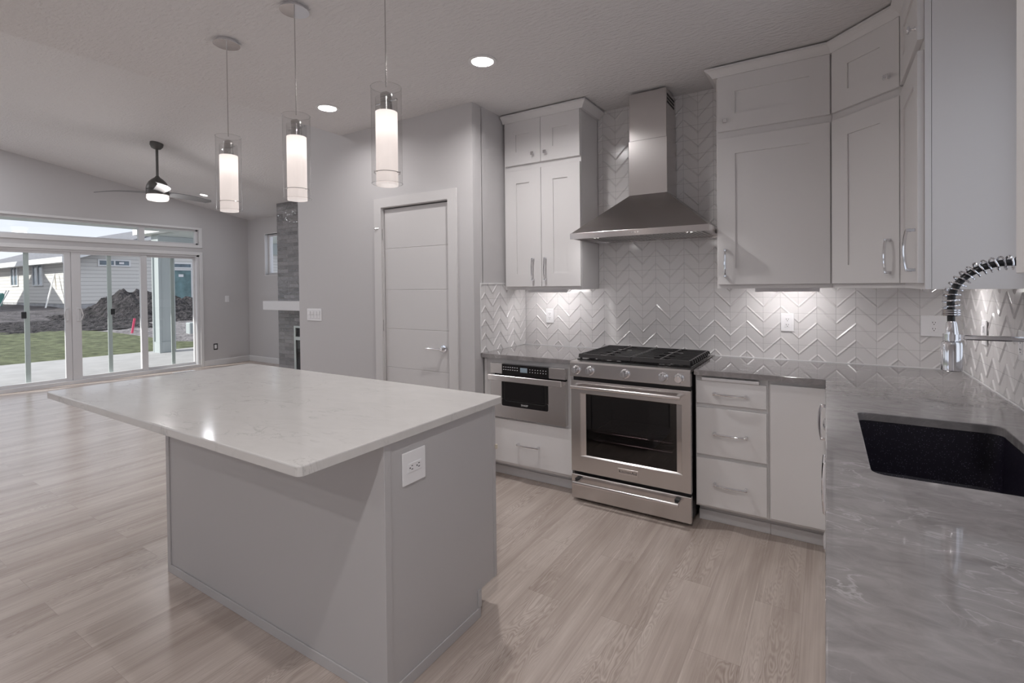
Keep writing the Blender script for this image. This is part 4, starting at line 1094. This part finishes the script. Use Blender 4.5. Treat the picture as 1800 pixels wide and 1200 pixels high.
# ------------------------------------------------------------------ lamps
for k, (x, wd) in enumerate(((-3.372, 'farthest from the camera, left over the island'), (-2.775, 'in the middle over the island'), (-2.172, 'nearest the camera, right over the island'))):
    y = -2.174
    p = thing('pendant_lamp', 'clear glass pendant lamp with frosted inner tube, ' + wd, 'pendant lamp', (x, y, ZC), group='pendant lamps over the island')
    bm = BM(); lathe(bm, [(0.054, ZC-0.0005), (0.054, ZC-0.016), (0.066, ZC-0.018), (0.066, ZC-0.021), (0.0, ZC-0.022)], (x, y, 0), n=36, cap1=False)
    cn = obj('canopy', bm, 'chrome', p, smooth=True)
    bm = BM(); cyl(bm, (x, y, ZC-0.021), (x, y, 2.235), 0.0022, n=8); obj('cord', bm, 'nickel', p)
    bm = BM(); lathe(bm, [(0.005, 2.216), (0.012, 2.212), (0.021, 2.208), (0.024, 2.204), (0.024, 2.190), (0.0215, 2.189), (0.0215, 2.186), (0.024, 2.185), (0.024, 2.170), (0.0215, 2.169), (0.0215, 2.166), (0.024, 2.165), (0.024, 2.131), (0.0, 2.131)], (x, y, 0), n=24, cap1=False)
    cyl(bm, (x-0.061, y, 2.172), (x+0.061, y, 2.172), 0.0035, n=8)
    obj('socket', bm, 'nickel', p, smooth=True)
    bm = BM(); lathe(bm, [(0.0622, 1.8365), (0.0622, 2.2325)], (x, y, 0), n=40, cap0=False, cap1=False)
    for z in (1.8365, 2.2325): lathe(bm, [(0.0622, z-0.0016), (0.0640, z), (0.0622, z+0.0016), (0.0604, z), (0.0622, z-0.0016)], (x, y, 0), n=40, cap0=False, cap1=False)
    obj('outer_glass', bm, 'lamp_glass', p, smooth=True)
    bm = BM(); lathe(bm, [(0.0445, 2.131), (0.0445, 2.188)], (x, y, 0), n=36, cap0=False, cap1=False); obj('glass_collar', bm, 'lamp_glass', p, smooth=True)
    bm = BM(); lathe(bm, [(0.0445, 1.829), (0.0445, 2.130), (0.025, 2.1305)], (x, y, 0), n=36, cap0=False, cap1=False); obj('frosted_tube', bm, 'frosted_glass_glow', p, smooth=True)
    bm = BM(); tube(bm, [(x+0.052*math.cos(2*PI*i/40), y+0.052*math.sin(2*PI*i/40), 1.881) for i in range(41)], 0.0016, n=6, caps=False)
    for i in range(3):
        a = 2*PI*i/3+0.3; cyl(bm, (x+0.0447*math.cos(a), y+0.0447*math.sin(a), 1.881), (x+0.060*math.cos(a), y+0.060*math.sin(a), 1.881), 0.002, n=6)
    obj('spacer_ring', bm, 'nickel', p)
    bm = BM(); bmesh.ops.create_uvsphere(bm, u_segments=16, v_segments=10, radius=0.024, matrix=Matrix.Translation((x, y, 2.055))); cyl(bm, (x, y, 2.07), (x, y, 2.134), 0.012, n=12)
    obj('bulb', bm, 'bulb_glow', p, smooth=True)

def downlight(x, y, z, label, slope=None, watts=CAN_W, color=(1, .975, .97)):
    p = thing('recessed_light', label, 'recessed light', (x, y, z), 0, 'recessed ceiling lights')
    up = 0.024 if slope is None else -0.006
    bm = BM(); lathe(bm, [(0.086, -0.0005), (0.086, -0.005), (0.064, -0.0045), (0.054, up+0.002)], (0, 0, 0), n=36, cap0=False, cap1=False)
    rot = Matrix.Rotation(slope or 0.0, 4, 'X')
    bm.transform(rot); obj('trim_ring', bm, 'trim_white', p, smooth=True, world=False)
    bm = BM(); lathe(bm, [(0.056, up+0.001), (0.0, up+0.001)], (0, 0, 0), n=36, cap0=False, cap1=False); bm.transform(rot)
    obj('lens', bm, 'lamp_lens', p, world=False)
    l = light('lamp_light', 'AREA', (x, y, z+up-0.004), watts, p, size=0.10, color=color); l.rotation_euler = (slope or 0.0, 0, 0)
    return p
wds = ['recessed ceiling light above the front of the range, right of the pendants', 'recessed ceiling light behind the pendants, near the vault edge',
       'unseen recessed ceiling light added above the camera beside the sink counter', 'unseen recessed ceiling light added behind the camera at the sink wall', 'unseen recessed ceiling light added behind the camera by the rear wall']
for k, ((x, y), wd) in enumerate(zip(CANS, wds)): downlight(x, y, ZC, wd, watts=3.0 if k == 1 else CAN_W)
SLP = -math.atan(0.175)
for x, y, wd in ((-9.40, 0.66, 'recessed light in the sloped ceiling beside the fan blade'), (-9.40, -2.6, 'unseen recessed light added in the sloped ceiling left of the frame'), (-5.8, -2.6, 'unseen recessed light added in the sloped ceiling nearest the kitchen'), (-5.75, 0.66, 'recessed light added in the sloped ceiling hidden behind the pantry corner')):
    downlight(x, y, zv(y)-0.001, wd, slope=SLP, watts=2.0 if y > 0 and x < -9 else VAULT_W, color=(0.92, 0.95, 1.0))  # all but the lamp by the fan are added to brighten the great room

def strip_light(loc, rz, label, L, watts):
    """LED bar under a wall cabinet, its lens turned to the tile (local +y)."""
    p = thing('under_cabinet_light', label, 'cabinet light', loc, rz)
    bm = BM(); prism(bm, [(-0.018, -0.0005), (0.014, -0.0005), (-0.012, -0.022), (-0.018, -0.022)], -L/2, L/2, 'X'); obj('housing', bm, 'plate_white', p, world=False)
    bm = BM(); v = [bm.verts.new(q) for q in ((-L/2+.004, 0.0135, -0.0028), (L/2-.004, 0.0135, -0.0028), (L/2-.004, -0.0085, -0.0203), (-L/2+.004, -0.0085, -0.0203))]; bm.faces.new(v)
    obj('lens', bm, 'puck_glow', p, world=False)
    l = light('lamp_light', 'AREA', loc, watts, p, size=0.05, color=(1, 0.97, 0.97)); l.data.shape = 'RECTANGLE'; l.data.size = L-0.01; l.data.size_y = 0.02
    l.location = (0, 0.006, -0.017); l.rotation_euler = (math.radians(28), 0, 0)
for x, L, wd in ((-2.47, 0.34, 'under the left wall cabinet'), (-0.84, 0.34, 'under the wide wall cabinet right of the hood')):
    strip_light((x, -0.22, ZU0), 0, 'short white light bar '+wd, L, PUCK_W)
strip_light((-0.20, -0.45, ZU0), -PI/2, 'short white light bar under the corner of the sink side wall cabinets', 0.2, PUCK_W*0.8)

# ------------------------------------------------------------------ ceiling fan
fx, fy = -7.66, -0.74
f = thing('ceiling_fan', 'dark three blade ceiling fan with light hanging from the vaulted ceiling', 'ceiling fan', (fx, fy, zv(fy)))
zt = zv(fy)
bm = BM(); lathe(bm, [(0.072, 0.004), (0.070, -0.03), (0.050, -0.062), (0.022, -0.072), (0.0, -0.072)], (0, 0, 0), n=28, cap1=False)
bm.transform(Matrix.Translation((fx, fy, zt-0.004)) @ Matrix.Rotation(SLP, 4, 'X')); obj('canopy', bm, 'fan_metal', f, smooth=True)
bm = BM(); cyl(bm, (fx, fy, zt-0.05), (fx, fy, 2.79), 0.0145, n=16); obj('downrod', bm, 'fan_metal', f, smooth=True)
bm = BM(); lathe(bm, [(0.018, 2.822), (0.028, 2.806), (0.060, 2.782), (0.092, 2.748), (0.113, 2.706), (0.121, 2.668), (0.121, 2.652), (0.116, 2.650), (0.116, 2.644), (0.121, 2.642), (0.121, 2.590), (0.112, 2.586), (0.0, 2.586)], (fx, fy, 0), n=40, cap1=False)
obj('motor_housing', bm, 'fan_metal', f, smooth=True)
bm = BM(); lathe(bm, [(0.115, 2.5855), (0.117, 2.545), (0.105, 2.522), (0.06, 2.512), (0.0, 2.509)], (fx, fy, 0), n=36, cap1=False); obj('light_lens', bm, 'fan_lens', f, smooth=True)
light('lamp_light', 'POINT', (fx, fy, 2.44), FAN_W, f, size=0.11)
for ang in (99, 219, 339):
    bm = BM(); n = 18; top = []; bot = []
    for i in range(n+1):
        t = i/n; rr = 0.10+0.61*t; wd = 0.052+0.016*math.sin(PI*min(1, t*1.15)) if t < 0.93 else 0.055*math.sqrt(max(0.0, 1-((t-0.93)/0.07)**2))+0.004
        sw = 0.05*math.sin(t*PI*0.9); zz = 0.012*math.sin(t*PI)-0.006*t
        row = []
        for s in (-1, 0, 1):
            row.append((rr, sw+s*wd, zz-s*wd*0.26))
        top.append([bm.verts.new((a, b, c+0.004)) for a, b, c in row]); bot.append([bm.verts.new((a, b, c-0.004)) for a, b, c in row])
    for i in range(n):
        for j in range(2):
            bm.faces.new((top[i][j], top[i][j+1], top[i+1][j+1], top[i+1][j])); bm.faces.new((bot[i][j], bot[i+1][j], bot[i+1][j+1], bot[i][j+1]))
        bm.faces.new((top[i][0], top[i+1][0], bot[i+1][0], bot[i][0])); bm.faces.new((top[i][2], bot[i][2], bot[i+1][2], top[i+1][2]))
    for q in (0, n):
        bm.faces.new((top[q][0], bot[q][0], bot[q][1], top[q][1])); bm.faces.new((top[q][1], bot[q][1], bot[q][2], top[q][2]))
    bm.transform(Matrix.Translation((fx, fy, 2.618)) @ Matrix.Rotation(math.radians(ang), 4, 'Z'))
    obj('blade', bm, 'fan_blade', f, smooth=True)

# ------------------------------------------------------------------ fireplace
g = thing('fireplace', 'tall glazed grey brick chimney breast with black firebox, beside the small window', 'fireplace', (-7.7, YF, 0))
FBY = 1.40
bm = BM(); holed_slab(bm, [(-8.53, 0), (-8.09, 0), (-8.09, 0.795), (-7.21, 0.795), (-7.21, 0), (-6.87, 0), (-6.87, zv(FBY)-0.002), (-8.53, zv(FBY)-0.002)], [], YF-0.001, FBY, 'Y')
obj('brick_surround', bm, 'glazed_brick', g)
bm = BM(); holed_slab(bm, rect(-8.088, -7.212, 0.002, 0.793), [rect(-8.045, -7.255, 0.07, 0.56), rect(-8.045, -7.255, 0.615, 0.76)], FBY-0.012, FBY+0.02, 'Y'); fb = obj('firebox_frame', bm, 'screen_grey', g)
obj('firebox_glass', bx(-8.047, -7.253, FBY+0.004, FBY+0.008, 0.068, 0.562), 'black_gloss', fb)
bm = BM()
for k in range(5): box(bm, -8.045, -7.255, FBY, FBY+0.012, 0.624+k*0.028, 0.636+k*0.028)
box(bm, -8.045, -7.255, FBY+0.013, FBY+0.018, 0.612, 0.762)
obj('louvre', bm, 'black_metal', fb)
obj('firebox', bx(-8.08, -7.22, FBY+0.03, YF-0.02, 0.003, 0.78), 'oven_dark', g)
o = obj('mantel_shelf', bx(-8.60, -6.82, 1.17, FBY-0.001, 1.058, 1.205, b=0.003), 'mantel_paint', origin=(-7.7, 1.28, 1.058))
tag(o, 'white box mantel shelf across the grey brick chimney breast', 'mantel')

# floor register by the patio door
p = thing('floor_register', 'white slotted floor register by the patio door', 'floor vent', (-9.95, 0.55, 0))
bm = BM(); holed_slab(bm, rect(-10.01, -9.90, 0.40, 0.72), [rect(-9.995, -9.915, 0.415+0.03*k, 0.433+0.03*k) for k in range(9)], 0.0005, 0.005); obj('grille', bm, 'plate_white', p)
obj('duct', bx(-10.0, -9.91, 0.41, 0.71, 0.0003, 0.0012), 'slot_dark', p)

# ------------------------------------------------------------------ outdoors
def gz(x):
    P = [(14.3, -0.12), (22, 0.30), (30, 0.62), (50, 0.80), (90, 1.0)]
    x = -x
    for (a, za), (b, zb) in zip(P, P[1:]):
        if x <= b: return za+(zb-za)*max(0, (x-a))/(b-a)
    return P[-1][1]
rng = random.Random(3)
# patio slab with scored joints
bm = BM(); poly = [(XG-0.151, -9), (-14.7, -9), (-14.55, -2.0), (-14.36, 0.6), (-14.2, 2.35), (-14.2, 9), (XG-0.151, 9)]
prism(bm, poly, -0.2, -0.05)
struct('floor_patio', bm, 'concrete')
bm = BM()
for x in (-11.6, -12.95):
    box(bm, x-0.008, x+0.008, -8.9, 8.9, -0.0502, -0.0495)
for y in (-6, -3, 0, 3, 6): box(bm, -14.1, XG-0.2, y-0.008, y+0.008, -0.0502, -0.0495)
o = struct('trim_2', bm, 'foundation')
def sheet(name, x0, x1, y0, y1, nx, ny, fz, m, label, cat, kind='stuff', inside=None):
    bm = BM(); V = {}
    for i in range(nx+1):
        for j in range(ny+1):
            x = x0+(x1-x0)*i/nx; y = y0+(y1-y0)*j/ny; V[i, j] = bm.verts.new((x, y, fz(x, y)))
    for i in range(nx):
        for j in range(ny):
            if inside and not inside(x0+(x1-x0)*(i+.5)/nx, y0+(y1-y0)*(j+.5)/ny): continue
            bm.faces.new((V[i, j], V[i+1, j], V[i+1, j+1], V[i, j+1]))
    bmesh.ops.delete(bm, geom=[v for v in bm.verts if not v.link_faces], context='VERTS')
    o = obj(name, bm, m, smooth=True)
    tag(o, label, cat, kind=kind); return o
from mathutils import noise as mn
def fbm(x, y, s): return mn.fractal(Vector((x*s, y*s, 1.7)), 1.0, 2.0, 5)
sheet('ground_soil', -95, -14.25, -45, 70, 110, 110, lambda x, y: gz(x)-0.03+0.05*fbm(x, y, 0.6), 'soil', 'bare brown building site soil between the lawn and the beige house', 'soil')
def lawn_far(y):      # far edge of the turf, bulging then closing in towards the post
    P = [(-20, 20.6), (0.5, 20.3), (2.1, 19.7), (2.6, 18.7), (2.75, 16.9), (3.0, 15.6), (4, 14.95), (20, 14.9)]
    for (a, xa), (b, xb) in zip(P, P[1:]):
        if y <= b: return -(xa+(xb-xa)*max(0, (y-a))/(b-a))
    return -14.9
bm = BM(); ys = [-14+0.16*i for i in range(150)]; nx = 40; prev = None
for y in ys:
    xf = lawn_far(y)+0.12*fbm(3, y, 1.5); row = []
    for i in range(nx+1):
        x = -14.12+(xf+14.12)*i/nx; row.append(bm.verts.new((x, y, gz(x)+0.045+0.035*mn.noise(Vector((x*5, y*5, 0))))))
    if prev:
        for i in range(nx): bm.faces.new((prev[i], prev[i+1], row[i+1], row[i]))
    prev = row
o = obj('lawn', bm, 'grass', smooth=True); tag(o, 'short green lawn beyond the concrete patio', 'grass', kind='stuff')
def mound(x, y):
    # heights of the spoil heap along y, falling off in x
    P = [(2.6, 0.0), (3.3, 0.10), (3.74, 0.33), (4.18, 0.62), (4.55, 0.95), (4.74, 1.02), (4.95, 0.88), (5.25, 0.97), (5.7, 0.92), (6.3, 0.74), (7.5, 0.74), (8.4, 0.62), (10, 0.4), (12, 0.0)]
    h = 0
    for (a, ha), (b, hb) in zip(P, P[1:]):
        if a <= y <= b: h = ha+(hb-ha)*(y-a)/(b-a)
    d = abs(x+24.0)/(3.1 if x > -24 else 2.5)
    k = max(0, 1-d)**0.8
    r = fbm(x, y, 1.6)*0.13+fbm(x, y, 4.5)*0.11
    return gz(x)+h*k+(r*(0.4+k) if h*k > 0.02 else 0)-0.05
sheet('ground_soil_heap', -26.8, -19.6, 2.2, 12.2, 90, 120, mound, 'rubble_soil', 'dark heap of dug earth in front of the beige house', 'soil heap')
sheet('ground_soil', -23.5, -19.6, -6, 4.2, 60, 120, lambda x, y: gz(x)+0.03+0.16*abs(fbm(x, y, 1.3))*min(1, (y+6), (x+23.5), (-19.6-x)*2), 'rubble_soil', 'strip of dark churned clods behind the lawn', 'soil')
sheet('ground_soil', -21.0, -15.0, 2.3, 9.0, 60, 60, lambda x, y: gz(x)+0.012+0.05*fbm(x, y, 2.2), 'gravel_dirt', 'grey stony dirt between patio post and dark heap', 'soil', inside=lambda x, y: x < lawn_far(y)+0.3)

# beige house
XH, YH = -30.0, 5.05
hs = thing('house', 'beige lap sided house with grey shingle roof across the yard', 'house', (-36, 9, 0.4))
bm = BM(); ZS0, ZS1 = 0.80, 3.02
RY, RS = 11.5, 0.36
ZRK = ZS1+0.02
prism(bm, [(YH, ZS0), (18.0, ZS0), (18.0, ZS1), (RY, ZS1+(RY-YH)*RS), (YH, ZS1)], -46, XH, 'X')
obj('siding', bm, 'lap_siding', hs)
obj('foundation', bx(-45.98, XH-0.02, YH+0.02, 17.98, 0.0, ZS0), 'foundation', hs)
bm = BM()
def roofy(y): return ZS1+0.02+(y-YH)*RS
prism(bm, [(YH-0.55, roofy(YH-0.55)+0.10), (RY, roofy(RY)+0.10), (18.6, roofy(2*RY-18.6)+0.10), (18.6, roofy(2*RY-18.6)+0.04), (RY, roofy(RY)+0.03), (YH-0.55, roofy(YH-0.55)+0.04)], -46.6, XH+0.62, 'X')
obj('roof', bm, 'roof_shingle', hs)
bm = BM()
box(bm, -46.6, XH+0.60, YH-0.60, YH-0.55, roofy(YH-.55)-0.14, roofy(YH-.55)+0.11)
obj('fascia', bm, 'house_trim', hs)
for y0, y1 in ((YH-0.58, RY), (18.6, RY)):
    q = [(y0, roofy(YH-.58)-0.14), (y0, roofy(YH-.58)+0.07), (y1, roofy(RY)+0.09), (y1, roofy(RY)-0.13)] if y0 < y1 else [(y0, roofy(2*RY-y0)-0.14), (y0, roofy(2*RY-y0)+0.07), (y1, roofy(RY)+0.09), (y1, roofy(RY)-0.13)]
    bm = BM(); prism(bm, q, XH+0.56, XH+0.61, 'X'); obj('fascia', bm, 'house_trim', hs)
bm = BM(); box(bm, -46.5, XH+0.55, YH-0.54, YH-0.002, roofy(YH-.55)-0.12, roofy(YH-.55)-0.10); obj('soffit', bm, 'house_trim', hs)
obj('corner_board', bx(XH-0.10, XH+0.02, YH-0.02, YH+0.10, ZS0, ZS1-0.15), 'lap_siding', hs)
def hwin(y_or_x, a, b, z0, z1, side, split=True, glass='house_glass', name='window'):
    bm = BM(); e = 0.07; gm = BM()
    if side == 'front':
        for p, q, r_, s in ((a, a+e, z0, z1), (b-e, b, z0, z1), (a+e, b-e, z0, z0+e), (a+e, b-e, z1-e, z1)) + ((((a+b)/2-.03, (a+b)/2+.03, z0+e, z1-e),) if split else ()): box(bm, XH-0.01, XH+0.05, p, q, r_, s)
        box(gm, XH+0.004, XH+0.012, a+e, b-e, z0+e, z1-e)
    else:
        for p, q, r_, s in ((a, a+e, z0, z1), (b-e, b, z0, z1), (a+e, b-e, z0, z0+e), (a+e, b-e, z1-e, z1)) + ((((a+b)/2-.03, (a+b)/2+.03, z0+e, z1-e),) if split else ()): box(bm, p, q, YH-0.05, YH+0.01, r_, s)
        box(gm, a+e, b-e, YH-0.012, YH-0.004, z0+e, z1-e)
    f = obj(name, bm, 'house_trim', hs); obj('pane', gm, glass, f); return f
hwin(0, -39.35, -38.1, 1.70, 2.80, 'side'); hwin(0, -35.7, -34.15, 1.68, 2.80, 'side')
fw = hwin(0, 5.92, 7.25, 2.575, 2.92, 'front')
obj('sticker', bx(XH+0.013, XH+0.016, 6.78, 6.98, 2.70, 2.80), 'plate_white', fw)
hwin(0, 8.45, 10.10, 2.55, 2.86, 'front', split=False)
dw_ = hwin(0, 8.45, 10.10, 0.82, 2.52, 'front', split=False, glass='house_door_glass', name='glazed_door')
obj('sticker', bx(XH+0.013, XH+0.016, 9.42, 9.66, 2.10, 2.24), 'plate_white', dw_)
bm = BM()
for y in (9.55, 9.85): cyl(bm, (-31.2, y-1.3, roofy(y-1.3)), (-31.2, y-1.3, roofy(y-1.3)+0.42), 0.05, n=10)
obj('vent_pipe', bm, 'foundation', hs)
bm = BM(); box(bm, XH, XH+0.06, 7.75, 7.9, 1.22, 1.30); box(bm, XH+0.02, XH+0.05, 7.80, 7.84, 1.10, 1.22); obj('wall_tap', bm, 'house_trim', hs)
# the next house along, outside the frame, whose gable shades the beige wall
n_ = thing('house', 'gabled neighbouring house left of the view, shading the beige one', 'house', (-37, -4, 0.4))
bm = BM(); prism(bm, [(-42.2, 0.2), (-31.6, 0.2), (-31.6, 4.1), (-36.9, 7.15), (-42.2, 4.1)], -9, -1.5, 'Y'); obj('siding', bm, 'lap_siding', n_)
bm = BM(); prism(bm, [(-42.6, 3.90), (-36.9, 7.18), (-31.2, 3.90), (-31.2, 4.05), (-36.9, 7.33), (-42.6, 4.05)], -9.4, -1.2, 'Y'); obj('roof', bm, 'roof_shingle', n_)

# things in the yard
o = obj('survey_stake', BM(), 'stake_pink'); bpy.data.objects.remove(o)
bm = BM(); prism(bm, [(-0.026, 0), (0.026, 0), (0.026, 0.46), (-0.026, 0.46)], -0.010, 0.012, 'X'); bm.transform(Matrix.Rotation(-0.16, 4, 'X'))
o = obj('survey_stake', bm, 'stake_pink', world=False); o.location = (-18.4, 2.95, gz(-18.4)); tag(o, 'bright pink leaning survey stake in the dirt behind the lawn', 'stake')
sl = thing('folding_ladder', 'thin pale stepladder leaning open against the beige house', 'ladder', (-31.5, 4.6, gz(-31.5)))
for k, (a, b, w_) in enumerate((((-31.08, 4.3, gz(-31.1)), (-32.0, 4.9, 2.25), 0.03), ((-31.66, 4.85, 1.5), (-32.0, 4.9, 2.25), 0.018))):
    bm = BM(); cyl(bm, a, b, w_, n=8); obj('leg', bm, 'house_trim' if k == 0 else 'wood_pale', sl)
tp = thing('garden_barrow', 'teal wheelbarrow tipped up at the left edge by the beige house', 'wheelbarrow', (-34.9, 3.5, gz(-34.9)))
bm = BM(); prism(bm, [(-0.20, 0.05), (0.15, 0.05), (0.25, 0.60), (0.18, 0.68), (-0.25, 0.30)], -0.2, 0.2, 'X'); bm.transform(Matrix.Translation((-34.9, 3.5, gz(-34.9)))); obj('tray', bm, 'tarp_teal', tp)
bm = BM(); cyl(bm, (-34.7, 3.55, gz(-34.9)), (-34.7, 3.9, gz(-34.9)+0.8), 0.022, n=8); cyl(bm, (-35.1, 3.55, gz(-34.9)), (-35.1, 3.9, gz(-34.9)+0.8), 0.022, n=8); obj('handle', bm, 'house_trim', tp)
o = obj('utility_box', bx(-0.12, 0.12, -0.2, 0.2, 0, 0.36, b=0.02), 'porch_paint', world=False); o.location = (-17.2, 4.15, gz(-17.2)); tag(o, 'low pale utility box on the dirt at the right of the patio door view', 'utility box')

# covered porch: roof, beam and post, and the eave along the house
bm = BM()
box(bm, -14.05, XG-0.16, 1.75, 7.6, 2.66, 2.70)
struct('ceiling_porch', bm, 'soffit_paint')
struct('roof_porch', bx(-14.5, XG-0.16, 1.55, 8.0, 2.705, 2.86), 'house_trim')
struct('beam_porch', bx(-13.98, -13.64, 1.72, 7.6, 2.36, 2.655), 'porch_paint')
struct('roof_eave', bx(-11.05, XG-0.16, -9, 1.54, 2.49, 2.62), 'soffit_paint')
pp = thing('porch_post', 'square pale grey panelled porch post standing on the patio', 'post', (-13.81, 1.89, -0.05))
bm = BM(); box(bm, -13.945, -13.675, 1.755, 2.025, -0.049, 2.358); obj('core', bm, 'porch_paint', pp)
bm = BM()
for x in (-13.98, -13.68):
    for y in (1.72, 2.02): box(bm, x, x+0.04, y, y+0.04, -0.0495, 2.358)
for z0, z1 in ((-0.0495, 0.20), (2.24, 2.358)): box(bm, -13.972, -13.648, 1.728, 2.052, z0, z1)
obj('panel_trim', bm, 'porch_paint', pp)
